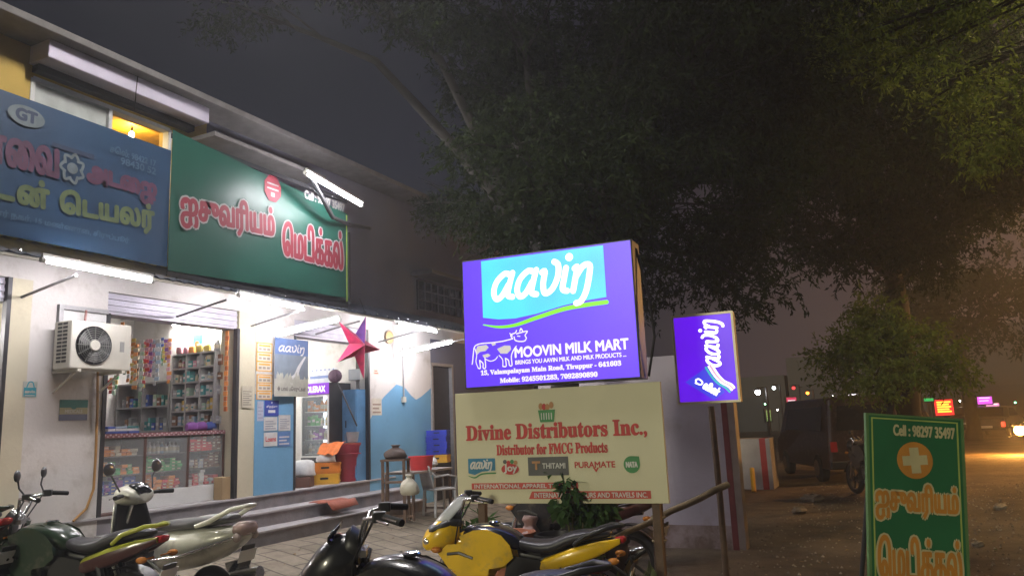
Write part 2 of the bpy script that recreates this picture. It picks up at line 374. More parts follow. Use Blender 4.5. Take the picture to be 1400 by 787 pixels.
gx = sorted(set([-110, -60, -20, -14, -10]+[round(-9+.25*i, 3) for i in range(88)]+[14, 20, 40, 70, 110]))
gy = sorted(set([-110, -60, -20, -8, -4, -2]+[round(-1+.3*i, 3) for i in range(90)]+[28, 32, 40, 60, 85, 110]))
sheet('ground', gx, gy, ground_mat(), -.006, .006)
sheet('paving', [round(-8.3+.2*i, 3) for i in range(28)], [round(-.5+.5*i, 3) for i in range(34)], paving_mat(), .003)

# ------------------------------------------------------------------ facade geometry
F = -8.25           # facade plane (faces +x, runs along y)
E_ = -7.30          # outer edge of the tin awning
P = .59             # shop floor height
TOP = 3.20          # underside of the shop lintels
YA = [-.6, 4.80, 5.02, 5.92, 7.98, 8.30, 9.10, 11.02, 13.06, 13.92, 18.0]
sb = thing('shop_building', 'two storey shop building with tin awning, lit open shopfronts and dark stone steps', 'building', (F, 8, 0))
def sbp(mb, name, m, **k): return mb.build(name, m, sb, world=True, **k)
def wallbox(y0, y1, z0, z1, m, name='wall', x0=F-.2, x1=F): mb = MB(); mb.bb((x0, y0, z0), (x1, y1, z1)); return sbp(mb, name, m)
wallbox(YA[1], YA[2], 0, TOP, M['cream_wall'], 'pillar')
wallbox(YA[2], YA[3], 0, TOP, M['white_wall'])
wallbox(YA[4], YA[5], P, TOP, M['cream_wall'], 'pillar', F-.35, F)
wallbox(YA[5], YA[6], P, 2.02, M['blue_wall'], 'pillar', F-.35, F+.012)
wallbox(YA[5], YA[6], 2.02, TOP, M['white_wall'], 'pillar', F-.35, F+.010)
wallbox(YA[0], YA[10], TOP, 3.60, M['white_wall'], 'lintel')
# painted wall with the blue snow-peak dado
mb = MB(); mb.bb((F-.2, YA[7], P), (F, YA[8], TOP)); sbp(mb, 'wall', M['white_wall'])
mb = MB(); yl = lambda px, py: OX(px, py, F+.004)
peak = [(505, 662), (505, 575), (512, 560), (524, 543), (531, 536), (542, 525), (553, 529), (562, 540), (569, 546), (577, 541), (586, 533), (589, 530), (589, 640)]
pts = [yl(*q) for q in peak]; pts = [Vector((F+.004, min(max(p.y, YA[7]), YA[8]), max(p.z, .02))) for p in pts]; pts[0].z = P; pts[-1].z = .02
mb.add([tuple(p) for p in pts], [tuple(range(len(pts)))]); sbp(mb, 'painted_dado', M['blue_wall'])
wallbox(YA[7], YA[8], 0, P, M['blue_wall'], 'wall')
wallbox(YA[9], YA[10], 0, TOP, M['dark_wall'])
wallbox(YA[0], 1.0, 0, TOP, M['white_wall'])
# platform, steps
YE = 11.75
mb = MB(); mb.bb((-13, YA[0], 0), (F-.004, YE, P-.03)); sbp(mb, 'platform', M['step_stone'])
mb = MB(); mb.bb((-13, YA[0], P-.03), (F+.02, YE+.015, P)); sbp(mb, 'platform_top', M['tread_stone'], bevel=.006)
ST0 = 5.9
for k in range(2):
    x1 = -7.58-.327*k; z1 = .196*(k+1)
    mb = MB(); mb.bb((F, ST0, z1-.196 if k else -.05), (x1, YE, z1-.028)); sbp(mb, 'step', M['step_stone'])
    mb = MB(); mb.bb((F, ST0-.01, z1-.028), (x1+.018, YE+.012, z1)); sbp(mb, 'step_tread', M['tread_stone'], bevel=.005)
# interior of the three shops
def room(y0, y1, x1, m, ceil=3.5, name='interior_wall'):
    mb = MB(); mb.bb((x1-.1, y0-.1, P), (x1, y1+.1, ceil)); sbp(mb, name, m)
    mb = MB(); mb.bb((x1, y0-.1, P), (F-.35, y0, ceil)); sbp(mb, name, m)
    mb = MB(); mb.bb((x1, y1, P), (F-.352, y1+.1, ceil)); sbp(mb, name, m)
    mb = MB(); mb.bb((x1-.1, y0-.1, ceil), (F-.2, y1+.1, ceil+.1)); sbp(mb, 'ceiling', M['white_paint'])
room(5.70, 8.18, -10.75, M['white_wall'])
room(8.90, 11.10, -11.6, M['white_wall'])
room(1.2, 4.78, -10.6, M['pink_wall'])
mb = MB(); mb.bb((-10.6, 4.885, P), (F-.2, 5.59, 3.0)); sbp(mb, 'interior_wall', M['white_wall'])
# dark door at the end of the shop front
mb = MB(); mb.bb((F-.12, YA[8]+.06, 0), (F-.06, YA[9]-.06, 2.66)); dr = sbp(mb, 'door', M['dark_metal'])
for a, b in ((YA[8], YA[8]+.06), (YA[9]-.06, YA[9])):
    mb = MB(); mb.bb((F-.16, a, 0), (F+.02, b, 2.72)); sbp(mb, 'door_frame', M['grey_metal'])
mb = MB(); mb.bb((F-.16, YA[8]+.06, 2.66), (F+.02, YA[9]-.06, 2.72)); sbp(mb, 'door_frame', M['grey_metal'])
mb = MB(); mb.bb((F-.2, YA[8], 2.722), (F, YA[9], TOP)); sbp(mb, 'wall', M['dark_wall'])
# upper storey
U0, U1 = 3.60, 5.86
WY0, WY1, WZ0, WZ1 = 4.86, 6.69, 4.55, 5.50
mb = MB()
for a, b in (((YA[0], U0), (WY0, U1)), ((WY0, U0), (WY1, WZ0)), ((WY0, WZ1), (WY1, U1))):
    mb.bb((F-.2, a[0], a[1]), (F, b[0], b[1]))
mb.bb((F-.2, WY1, U0), (F, 7.3, U1))
sbp(mb, 'upper_wall', M['yellow_wall'])
mb = MB(); mb.bb((F-.2, 7.3, U0), (F, YA[10], U1)); sbp(mb, 'upper_wall', M['dark_wall'])
mb = MB(); mb.bb((F-3, WY0-.6, WZ0-1), (F-2.9, WY1+2, WZ1+.6)); mb.bb((F-3, WY1+1.6, WZ0-1), (F-.2, WY1+1.7, WZ1+.6)); sbp(mb, 'interior_wall', M['yellow_wall'])
mb = MB(); mb.bb((F-3, WY0-.6, 5.62), (F-.2, WY1+2, 5.70)); sbp(mb, 'ceiling', tone('amber_ceiling', (.75, .42, .04)))
# window: frosted left pane, open right half
wf = MB(); ym = 5.82
for y in (WY0, ym, WY1): wf.bb((F-.10, y-.025, WZ0), (F+.012, y+.025, WZ1))
for z in (WZ0, WZ1): wf.bb((F-.10, WY0, z-.025), (F+.010, WY1, z+.025))
wo = sbp(wf, 'window_frame', M['white_paint'])
mb = MB(); mb.bb((F-.06, WY0+.025, WZ0+.025), (F-.045, ym-.025, WZ1-.025)); mb.build('pane', tone('frosted_pane', (.55, .58, .55), rough=.5), wo, world=True)
# roof slab, rolled shutter housing, awning
mb = MB(); mb.bb((-14, YA[0], U1+.002), (-7.74, YA[10], U1+.09)); sbp(mb, 'roof_slab', M['roof'], bevel=.01)
mb = MB(); mb.bb((F+.001, 4.80, 5.64), (-7.9, 7.03, U1-.002)); sh = sbp(mb, 'shutter_housing', M['shutter'], bevel=.012)
mb = MB(); mb.bb((F+.002, 4.84, 5.56), (F+.12, 6.99, 5.638)); mb.build('bottom_rail', M['dark_metal'], sh, world=True)
mb = MB(); mb.bb((F+.002, 6.95, 5.40), (F+.55, 9.2, 5.46)); sbp(mb, 'window_ledge', M['roof'])
for y0, y1, z0, z1 in ((9.9, 10.35, 3.95, 4.45), (12.6, 14.3, 3.75, 4.35)):
    mb = MB(); mb.bb((F+.001, y0, z0), (F+.03, y1, z1)); o = sbp(mb, 'window', M['dark_glass'])
    mb = MB(); n_ = 4 if y1-y0 < 1 else 7
    for i in range(n_+1): mb.bb((F+.031, y0+(y1-y0)*i/n_-.012, z0), (F+.055, y0+(y1-y0)*i/n_+.012, z1))
    for i in range(4): mb.bb((F+.0315, y0, z0+(z1-z0)*i/3-.01), (F+.050, y1, z0+(z1-z0)*i/3+.01))
    mb.build('grille', M['dark_metal'], o, world=True)
mb = MB(); mb.bb((F+.001, 12.4, 4.40), (F+.5, 14.6, 4.47)); sbp(mb, 'sunshade', M['roof'])
# corrugated awning with its ridges, sloping down to the street
aw = MB(); n = 17*16; ys = [YA[0]+(14.2-YA[0])*i/n for i in range(n+1)]
def rid(y): return .018*math.sin(2*math.pi*y/.16)
vs = []
for y in ys: vs += [(F+.0, y, 3.62+rid(y)), (E_, y, 3.25+rid(y)), (F+.0, y, 3.612+rid(y)), (E_, y, 3.242+rid(y))]
fs = []
for i in range(n):
    a, b = 4*i, 4*i+4
    fs += [(a, a+1, b+1, b), (a+2, b+2, b+3, a+3), (a+1, a+3, b+3, b+1)]
aw.add(vs, fs); awn = sbp(aw, 'awning', M['tin'], smooth=True)
mb = MB(); mb.quad((F+.01, YA[0], 3.53), (E_-.01, YA[0], 3.205), (E_-.01, 14.1, 3.205), (F+.01, 14.1, 3.53)); mb.quad((F+.01, YA[0], 3.54), (F+.01, 14.1, 3.54), (E_-.01, 14.1, 3.215), (E_-.01, YA[0], 3.215)); mb.build('soffit', M['soffit'], awn, world=True)
mb = MB(); mb.bb((E_-.03, YA[0], 3.205), (E_-.005, 14.15, 3.232)); mb.build('eave_rail', M['off_white'], awn, world=True)
mb = MB()
for i in range(46):
    y = .4+.30*i; mb.ball((E_-.02, y, 3.278), .016, n=8)
mb.build('roofing_bolt', M['chrome'], awn, world=True)['kind'] = 'stuff'
for y in (4.9, 6.9, 8.2, 9.6, 11.3, 13.0):
    mb = MB(); mb.tube([(F+.01, y, 3.0), (E_-.05, y, 3.13)], .016, 8); mb.build('bracket', M['grey_metal'], awn, world=True)
# rolled shutters above the shop openings, with guide rails
for y0, y1 in ((YA[3]-.02, YA[4]+.02), (YA[6], YA[7]), (2.0, YA[1])):
    mb = MB(); nn = 7
    for i in range(nn): mb.bb((F-.30, y0, TOP-.26+.037*i), (F-.05+.012*(i % 2), y1, TOP-.26+.037*(i+1)-.003))
    sbp(mb, 'rolled_shutter', tone('shutter_slat', (.52, .50, .58), rough=.45, metal=.2))
for y in (YA[3]+.01, YA[4]-.02, YA[6]+.02, YA[7]-.02):
    mb = MB(); mb.bb((F-.06, y-.025, P), (F+.015, y+.025, TOP-.26)); sbp(mb, 'shutter_guide', M['dark_metal'])
mb = MB(); mb.bb((F-.06, YA[1]-.05, P), (F+.015, YA[1]-.005, TOP)); sbp(mb, 'shutter_guide', M['dark_metal'])
# small framed vent panel over the condenser, conduit lines
a = OX(90, 382, F); b = OX(150, 436, F)
mb = MB(); y0, y1, z0, z1 = 5.3, 5.9, 2.55, 2.97
for q in (((F+.001, y0, z0), (F+.05, y0+.05, z1)), ((F+.001, y0+.05, z0), (F+.048, y1, z0+.05)), ((F+.001, y0+.05, z1-.05), (F+.048, y1, z1))): mb.bb(*q)
vp = sbp(mb, 'vent_window', M['grey_metal']); mb = MB(); mb.bb((F+.001, y0+.05, z0+.05), (F+.012, y1, z1-.05)); mb.build('pane', M['white_paint'], vp, world=True)
mb = MB(); mb.tube([(F+.03, 12.05, 2.0), (F+.03, 12.05, 2.98)], .015, 8); sbp(mb, 'conduit', M['grey_metal'])
mb = MB(); mb.bb((F+.001, 12.0, 1.92), (F+.05, 12.1, 2.02)); sbp(mb, 'switch_box', M['off_white'])
mb = MB(); p_ = [OX(px, py, F+.03) for px, py in ((134, 500), (133, 560), (131, 620), (128, 668), (118, 695), (100, 712))]; mb.tube(p_, .014, 8); sbp(mb, 'drain_pipe', tone('orange_pipe', (.45, .24, .07)))
mb = MB(); p_ = [OX(px, py, F+.09) for px, py in ((118, 424), (116, 440), (119, 452), (117, 462))]; mb.tube(p_, .013, 8); sbp(mb, 'refrigerant_pipe', tone('pinkish_foam', (.5, .25, .22)))
# end block beyond, lower dark building further along the street
nb = thing('neighbour_building', 'dim plastered house half hidden behind the tree and the purple sign', 'building', (-9, 21, 0))
mb = MB(); mb.bb((-15, 18.3, 0), (-8.0, 26, 5.2)); nb_w = mb.build('wall', M['dark_wall'], nb, world=True)
mb = MB(); mb.bb((-15.2, 18.2, 5.2), (-7.7, 26.2, 5.36)); mb.build('roof', M['roof'], nb, world=True)
for y in (19.6, 22.4):
    mb = MB(); mb.bb((-8.04, y, 1.6), (-7.97, y+1.2, 2.8)); o = mb.build('window', M['dark_glass'], nb, world=True)
    mb = MB()
    for i in range(5): mb.bb((-7.969, y+.3*i-.015, 1.6), (-7.95, y+.3*i+.015, 2.8))
    mb.build('grille', M['dark_metal'], o, world=True)

# =================================================================== SHOP FRONT: banners, lamps, air conditioner, papers
def banner(name, label, y0, y1, zb0, zb1, zt0, zt1, x, m, nx=24, nz=8):
    t = thing(name, label, 'banner', (x, y0, zb0), R_(90))
    W = y1-y0; mb = MB(); vs = []
    for back in (0, 1):
        for j in range(nz+1):
            for i in range(nx+1):
                u, v = i/nx, j/nz; zb = (zb1-zb0)*u; zt = zt0-zb0+(zt1-zt0)*u
                rip = .005*math.sin(5*u*W+3*v)*math.sin(math.pi*v)*(1-.5*u)+.006*math.sin(9*(u*W-v*2.2))*(1-v)**2
                vs.append((u*W, (.004 if back else 0)+rip, zb+(zt-zb)*v))
    k = (nx+1)*(nz+1); fs = []
    for j in range(nz):
        for i in range(nx):
            a_ = j*(nx+1)+i; fs += [(a_, a_+1, a_+nx+2, a_+nx+1), (k+a_, k+a_+nx+1, k+a_+nx+2, k+a_+1)]
    mb.add(vs, fs); mb.build('panel', m, t, smooth=True)
    return t, W
bx = -7.40
tr, br_ = OX(231, 205, bx), OX(228, 365, bx)
M['blue_banner'] = mat('blue_banner_vinyl', (.022, .060, .125), .45, var=.22, scale=1.2, bump=.1, bscale=8)
M['green_banner'] = mat('green_banner_vinyl', (.013, .085, .062), .42, var=.12, scale=1.5, bump=.1, bscale=8)
bb_y0 = 2.0; bt, W = banner('shop_banner', 'blue tailor banner with haze-muted yellow Tamil lettering above the awning', bb_y0, br_.y, br_.z+.02, br_.z, tr.z+.02, tr.z, bx, M['blue_banner'])
LB = [tone('hazed_red_ink', (.10, .04, .085), var=.3), tone('hazed_yellow_ink', (.11, .15, .07), var=.3), tone('grey_ink', (.14, .18, .20), var=.3), tone('pale_blue_ink', (.06, .12, .20), var=.3), tone('navy_ink', (.03, .05, .10))]  # ink tones muted to carry the haze and glare over the banner
mb = MB(); hb = tr.z-br_.z; Z = lambda v: hb*v
xr = lambda px, py=250: OX(px, py, bx).y-bb_y0
bl_ = lambda px, py: (OX(px, py, bx).y-bb_y0, OX(px, py, bx).z-br_.z)
Q = lambda f, *p: [f(*k) for k in p]
textq(mb, '\u0bc6டயலர்', Q(bl_, (82, 299), (209, 323), (209, 282), (82, 262)), -.0125, 1, .016)
textq(mb, 'ன்', Q(bl_, (24, 280), (65, 289), (65, 253), (24, 245)), -.0125, 1, .016)
textq(mb, 'மாட', Q(bl_, (-75, 256), (17, 277), (17, 252), (-75, 230)), -.0125, 1, .016)
textq(mb, 'மனைவ', Q(bl_, (-70, 209), (78, 246), (78, 208), (-70, 172)), -.0125, 0, .017)
textq(mb, 'அடைஜ', Q(bl_, (119, 256), (212, 284), (212, 256), (119, 228)), -.0125, 0, .017)
ec = bl_(98, 233)
for k in range(7):
    a_ = 2*math.pi*k/7; mb.stroke([(ec[0]+.10*math.cos(a_), ec[1]+.12*math.sin(a_)), (ec[0]+.13*math.cos(a_+.5), ec[1]+.16*math.sin(a_+.5)), (ec[0]+.09*math.cos(a_+.9), ec[1]+.11*math.sin(a_+.9))], .03, -.0130-.0003*k, 2)
mb.disc(ec[0], ec[1], .06, -.0130, 2, 16)
mb.rect(bl_(70, 200)[0], bl_(70, 203)[1], bl_(128, 214)[0], bl_(70, 203)[1]+.05, -.0125, 4)
ex, ez = xr(36, 152), Z(.86)
mb.disc(ex, ez, .105, -.0125, 2, 28, 1.75); text(mb, 'GT', ex-.10, ez-.05, ex+.10, ez+.06, -.0145, 4, .010)
text(mb, 'செல்: 98422 17', xr(150, 195), Z(.80), xr(212, 225), Z(.86), -.0125, 3, .003)
text(mb, '98430 52', xr(165, 205), Z(.73), xr(212, 235), Z(.785), -.0125, 3, .003)
text(mb, 'வள்ளலார் நகர், 15 மண்ணரை, திருப்பூர்', xr(-60, 300), Z(.10), xr(175, 335), Z(.16), -.0125, 3, .003)
mb.build('lettering', LB, bt)
# the green medical banner
gt0, gt1, gb1, gb0 = OX(235, 178, bx), OX(474, 293, bx), OX(472, 407, bx), OX(235, 371, bx)
g, W = banner('shop_banner', 'green medical store banner with outlined red Tamil name under the tube light', gt0.y, gt1.y, gb0.z, gb1.z, gt0.z, gt1.z, bx+.02, M['green_banner'])
red, pale, grn = tone('banner_red', (.27, .03, .05)), tone('banner_pale', (.34, .34, .34)), tone('lime_edge', (.35, .50, .08))
mb = MB()
def gl(px, py): q = OX(px, py, bx+.02); return (q.y-gt0.y, q.z-gb0.z)
a, b = gl(245, 320), gl(376, 338); c, d_ = gl(385, 352), gl(468, 362)
zt_l, zb_l = gl(245, 262)[1], gl(245, 306)[1]
textq(mb, 'ஐசுவரியம்', Q(gl, (247, 309), (374, 337), (373, 284), (247, 258)), -.0135, 0, .018, out=(1, .040))
textq(mb, '\u0bc6மடிக்கல்', Q(gl, (386, 348), (468, 369), (467, 316), (386, 303)), -.0135, 0, .018, out=(1, .040))
cx, cz = gl(372, 258); mb.add([(cx+.17*math.cos(t), -.0125, cz+.20*math.sin(t)) for t in [2*math.pi*k/8+.39 for k in range(8)]], [tuple(range(8))], 0)
for k, q in enumerate((.05, -.02)): mb.rect(cx-.11, cz+q, cx+.11, cz+q+.022, -.0150, 1)
mb.rect(cx-.035, cz-.12, cx+.035, cz-.06, -.0150, 1)
e0, e1 = gl(416, 268), gl(470, 300)
text(mb, 'Cell : 98297 35497', e0[0], e0[1]-.03, e1[0], e0[1]+.09, -.0125, 1, .008)
mb.rect(W-.06, .04, W-.03, gt1.z-gb0.z-.03, -.0125, 2)
mb.build('lettering', [red, pale, grn], g)
mb = MB(); mb.bb((0, .005, -.06), (W, .03, -.01)); mb.bb((0, .006, gt0.z-gb0.z-.1), (W, .03, gt0.z-gb0.z-.04)); mb.bb((W+.002, -.02, 0), (W+.035, .03, 1.15)); mb.build('frame', M['dark_metal'], g)

def tube_light(a, b, label, up=Vector((0, 0, 1)), group='tube lights of the shop front', rad=.021, m='tube', twin=False, hanger=None):
    a, b = Vector(a), Vector(b); dirv = (b-a).normalized(); up = (up-dirv*up.dot(dirv)).normalized()
    t = thing('tube_light', label, 'tube light', (a+b)/2, 0, group)
    mb = MB(); mb.tube([a+dirv*.03, b-dirv*.03], rad, 10); mb.build('tube', M[m], t, world=True, smooth=True)
    for p, s_ in ((a, 1), (b, -1)):
        mb = MB(); mb.tube([p-dirv*.012*s_, p+dirv*.035*s_], rad*1.25, 10); mb.tube([p+dirv*.012*s_, p+dirv*.012*s_+up*.045], .008, 6); mb.build('end_cap', M['white_paint'], t, world=True)
    mb = MB(); mb.tube([a+up*.052, b+up*.052], .022, 4); mb.build('batten', M['white_paint'], t, world=True)
    if twin:
        mb = MB(); mb.tube([a+up*.052+twin, b+up*.052+twin], rad*.55, 8); mb.build('tube', M['tube'], t, world=True)
    if hanger:
        mb = MB(); mb.tube(hanger, .014, 8); mb.build('hanger', M['dark_metal'], t, world=True)
    return t
xe = E_+.03
tube_light(OX(57, 355, xe), OX(209, 384, xe), 'long twin tube light under the blue tailor banner')
tube_light(OX(326, 403, xe), OX(415, 422, xe), 'tube light along the eave below the green banner')
tube_light(OX(543, 442, xe), OX(597, 453, xe), 'tube light along the eave above the blue painted wall')
tube_light(OZ(376, 459, 2.80), OX(466, 436, -7.0), 'slanting tube light between blue pillar and pink star', hanger=None)
q0 = OX(546, 484, F+.12); q1 = q0+Vector((1.16, .02, -.0))
tube_light(q0, OX(620, 467, -7.12), 'slanting tube light nearest to the dark door')
ua, ub = OX(417, 236, -6.75), OX(495, 281, -6.75)
ut = tube_light(ua, ub, 'tube light on an arm lighting the green medical banner', up=Vector((.3, 0, 1)), m='tube_up')
mb = MB(); mb.tube([ua+Vector((-.02, .05, .06)), OX(436, 262, -7.0), OX(455, 297, -7.2), OX(476, 306, -7.36), OX(505, 312, F+.05)], .035, 8); mb.build('arm', M['dark_metal'], ut, world=True)
it = OY(237, 444, 8.12); it2 = OY(311, 441, 8.12)
tube_light(it+Vector((0, -.02, 0)), it2+Vector((0, -.02, 0)), 'bright tube light inside the medical shop above its shelves', up=Vector((0, 1, 0)), m='tube_in')
tube_light((-9.9, 3.0, 2.85), (-9.9, 4.2, 2.85), 'tube light inside the pink tailor shop', m='tube_in')
tube_light((-10.6, 9.6, 2.9), (-9.4, 9.6, 2.9), 'tube light inside the milk shop ceiling', m='tube_in')
# bulb hanging in the upper window
bl = thing('light_bulb', 'small warm bulb hanging in the open upper window', 'bulb', (F-.6, 6.3, 5.0))
pb = OX(180, 184, F-.55); mb = MB(); mb.ball(pb, .035, 10, sq=(1, 1, 1.2)); mb.build('bulb', M['bulb'], bl, world=True, smooth=True)
mb = MB(); mb.tube([pb+Vector((0, 0, .035)), pb+Vector((0, 0, .10))], .016, 8); mb.build('socket', M['black_plastic'], bl, world=True)
mb = MB(); mb.tube([pb+Vector((0, 0, .10)), Vector((pb.x, pb.y, 5.62))], .005, 6); mb.build('cord', M['black_plastic'], bl, world=True)
o = MB(); o.tube([OX(189, 98, F+.36), OX(186, 125, F+.37), OX(184, 150, F+.3)], .006, 6); tag(o.build('hanging_wire', M['black_plastic']), 'thin black wire looped over the rolled shutter housing', 'wire')

# air conditioner condenser
acx = F+.42; a0, a1 = OX(95, 505, acx), OX(178, 508, acx); zt = OX(95, 436, acx).z; zb = OX(95, 503, acx).z
W, Hh, D = a1.y-a0.y, zt-zb, .30
ac = thing('air_conditioner', 'weathered white air conditioner outdoor unit bracketed to the shop wall', 'air conditioner', (acx, a0.y, zb), R_(90))
mb = MB(); mb.bb((0, 0, 0), (W, D, Hh)); cs = mb.build('casing', M['off_white'], ac, bevel=.015)
fx, fz, fr = W*.36, Hh*.50, Hh*.40
mb = MB(); mb.lathe([(fr*1.02, -.004), (fr, -.012), (fr*.96, -.004)], (fx, 0, fz), 'Y', 32); mb.disc(fx, fz, fr, -.0035, 0, 32); mb.build('fan_recess', M['dark_metal'], ac)
mb = MB()
for k in range(3):
    a_ = 2*math.pi*k/3+.5
    pts = [(fx+fr*rr*math.cos(a_+da), fz+fr*rr*math.sin(a_+da)) for rr, da in ((.2, 0), (.55, -.25), (.9, -.35), (.92, .25), (.6, .45), (.2, .5))]
    mb.prism(pts, -.008, -.005)
mb.build('fan_blades', tone('fan_grey', (.16, .16, .16)), ac)
mb = MB()
for k in range(1, 9): mb.lathe([(fr*k/9-.003, -.022), (fr*k/9+.003, -.022), (fr*k/9, -.027)], (fx, 0, fz), 'Y', 28, closed=True)
for k in range(12): a_ = math.pi*2*k/12; mb.tube([(fx+fr*.15*math.cos(a_), -.02, fz+fr*.15*math.sin(a_)), (fx+fr*math.cos(a_), -.018, fz+fr*math.sin(a_))], .003, 5)
mb.build('fan_grille', tone('grille_grey', (.34, .34, .32)), ac)
mb = MB(); mb.lathe([(.001, -.034), (.055, -.034), (.06, -.02)], (fx, 0, fz), 'Y', 24); mb.build('hub_cover', M['off_white'], ac)
mb = MB()
for c in range(2):
    for k in range(11): mb.bb((-.004, .07+.09*c, .07+Hh*.078*k), (-.001, .145+.09*c, .07+Hh*.078*k+.026))
mb.build('side_louvre', M['black_plastic'], ac)
mb = MB(); mb.bb((W*.80, -.006, Hh*.40), (W*.87, -.001, Hh*.62)); mb.build('handle_recess', tone('grille_grey', (.34, .34, .32)), ac)
for xx in (.08, W-.12):
    mb = MB(); mb.bb((xx, -.02, -.03), (xx+.04, .42, -.001)); mb.prism([(0, 0), (0, 0), (0, 0)], 0, 0) if False else None
    mb.tube([(xx+.02, .05, -.03), (xx+.02, .41, -.24)], .014, 6); mb.build('bracket', M['off_white'], ac)

# papers, notices and posters stuck to the walls (drawn as flat printed sheets)
def sheet_notice(name, label, cat, c0, c1, x, inks, draw, rz=R_(90), base=0, group=None):
    W_, H_ = c1.y-c0.y, c0.z-c1.z
    t = thing(name, label, cat, (x, c0.y, c1.z), rz, group)
    mb = MB(); mb.bb((0, 0, 0), (W_, .004, H_), base); draw(mb, W_, H_)
    mb.build('printed_sheet', inks, t); return t
I = lambda *c: tone('ink_%02d%02d%02d' % tuple(int(k*99) for k in c), c)
xw = F+.006
def d_bag(mb, w_, h_):
    mb.rect(.01, .01, w_-.01, h_*.62, -.001, 1); mb.stroke([(w_*.25, h_*.62), (w_*.4, h_*.95), (w_*.65, h_*.95), (w_*.78, h_*.62)], .012, -.002, 1)
    text(mb, 'aavin', w_*.15, h_*.28, w_*.85, h_*.45, -.002, 0, .003); mb.rect(w_*.15, h_*.1, w_*.85, h_*.16, -.002, 0)
sheet_notice('sticker', 'small teal carry bag sticker low on the cream edge of the wall', 'sticker', OX(32, 521, xw), OX(50, 543, xw), xw, [I(.45, .47, .42), I(.03, .30, .38)], d_bag)
def d_land(mb, w_, h_):
    mb.rect(0, h_*.62, w_, h_, -.001, 1); mb.rect(0, h_*.3, w_, h_*.62, -.001, 2); mb.rect(0, 0, w_, h_*.3, -.001, 3); mb.disc(w_*.5, h_*.72, h_*.18, -.002, 1, 16); text(mb, 'MEDICALS', w_*.2, h_*.36, w_*.8, h_*.52, -.002, 0, .002)
sheet_notice('poster', 'small landscape poster with green top below the air conditioner', 'poster', OX(82, 546, xw), OX(119, 574, xw), xw, [I(.6, .58, .5), I(.05, .20, .17), I(.42, .38, .22), I(.14, .15, .22)], d_land)
xp = F+.020
def d_orange(mb, w_, h_):
    for q in (.03, .36, .68):
        mb.rect(w_*.06, h_*q, w_*.94, h_*(q+.28), -.001, 1)
        for k in range(3): mb.rect(w_*(.14+.26*k), h_*(q+.05), w_*(.32+.26*k), h_*(q+.13), -.002, 2)
        mb.rect(w_*.14, h_*(q+.18), w_*.86, h_*(q+.24), -.002, 0)
sheet_notice('notice', 'tall orange and white price notice at the top of the pillar', 'notice', OX(351, 467, xp), OX(372, 508, xp), xp, [I(.75, .38, .04), I(.68, .62, .50), I(.35, .30, .26)], d_orange)
sheet_notice('notice', 'lower orange and white price notice on the white pillar face', 'notice', OX(351, 511, xp), OX(372, 546, xp), xp, [I(.75, .38, .04), I(.68, .62, .50), I(.35, .30, .26)], d_orange)
def d_blue(mb, w_, h_):
    text(mb, 'திறந்து', w_*.12, h_*.5, w_*.88, h_*.68, -.001, 1, .002); mb.rect(w_*.25, h_*.2, w_*.75, h_*.38, -.001, 1); mb.disc(w_*.5, h_*.86, h_*.06, -.001, 1, 12)
sheet_notice('notice', 'dark blue notice with white writing on the blue pillar', 'notice', OX(362, 547, xp), OX(381, 568, xp), xp, [I(.02, .05, .33), I(.65, .65, .68)], d_blue)
def mk_lines(k, head=None):
    def d_(mb, w_, h_):
        for i in range(k): mb.rect(w_*.1, h_*(.12+.7*i/k), w_*(.9-.2*(i % 2)), h_*(.12+.7*i/k+.30/k), -.001, 1)
        if head: text(mb, head, w_*.12, h_*.35, w_*.88, h_*.68, -.002, 2, .003)
    return d_
IK = [I(.62, .62, .60), I(.30, .33, .38), I(.60, .05, .06)]
sheet_notice('notice', 'white paper with grey lines under the dark blue notice', 'notice', OX(361, 570, xp), OX(379, 588, xp), xp, IK, mk_lines(4))
sheet_notice('notice', 'white paper with small print on the right edge of the blue pillar', 'notice', OX(381, 567, xp), OX(397, 588, xp), xp, IK, mk_lines(6))
sheet_notice('notice', 'white card with red writing low on the blue pillar', 'notice', OX(361, 591, xp), OX(379, 609, xp), xp, IK, mk_lines(0, 'Loans'))
sheet_notice('notice', 'blue and white leaflet beside the red lettered card', 'notice', OX(380, 590, xp), OX(397, 609, xp), xp, [I(.10, .22, .50), I(.6, .6, .62), I(.6, .6, .62)], mk_lines(3))
sheet_notice('notice', 'pale lilac paper on the left edge of the blue pillar', 'notice', OX(352, 548, xp), OX(360, 575, xp), xp, [I(.48, .50, .62), I(.36, .38, .5), I(.6, .6, .6)], mk_lines(4))
sheet_notice('notice', 'yellowed handwritten paper on the cream pillar', 'notice', OX(331, 527, xp), OX(345, 557, xp), xp, [I(.55, .50, .38), I(.22, .20, .16), I(.2, .2, .2)], mk_lines(7))
sheet_notice('notice', 'cream calendar sheet hung on the wall beside the milk shop door', 'notice', OX(508, 544, xw), OX(522, 567, xw), xw, [I(.68, .62, .52), I(.35, .25, .20), I(.5, .08, .06)], mk_lines(3))
sheet_notice('notice', 'small framed picture with red figure on the white wall', 'notice', OX(511, 502, xw), OX(518, 512, xw), xw, [I(.66, .60, .50), I(.55, .12, .06), I(.5, .08, .06)], mk_lines(2))
cl = thing('wall_clock', 'round orange wall clock high on the white wall', 'clock', OX(531, 461, F+.02), R_(90))
mb = MB(); mb.lathe([(.12, 0), (.125, -.03), (.10, -.035)], n=28, axis='Y'); mb.build('rim', tone('clock_rim', (.40, .28, .16)), cl); mb = MB(); mb.disc(0, 0, .10, -.036, 0, 28); mb.build('dial', tone('clock_dial', (.70, .42, .16)), cl)
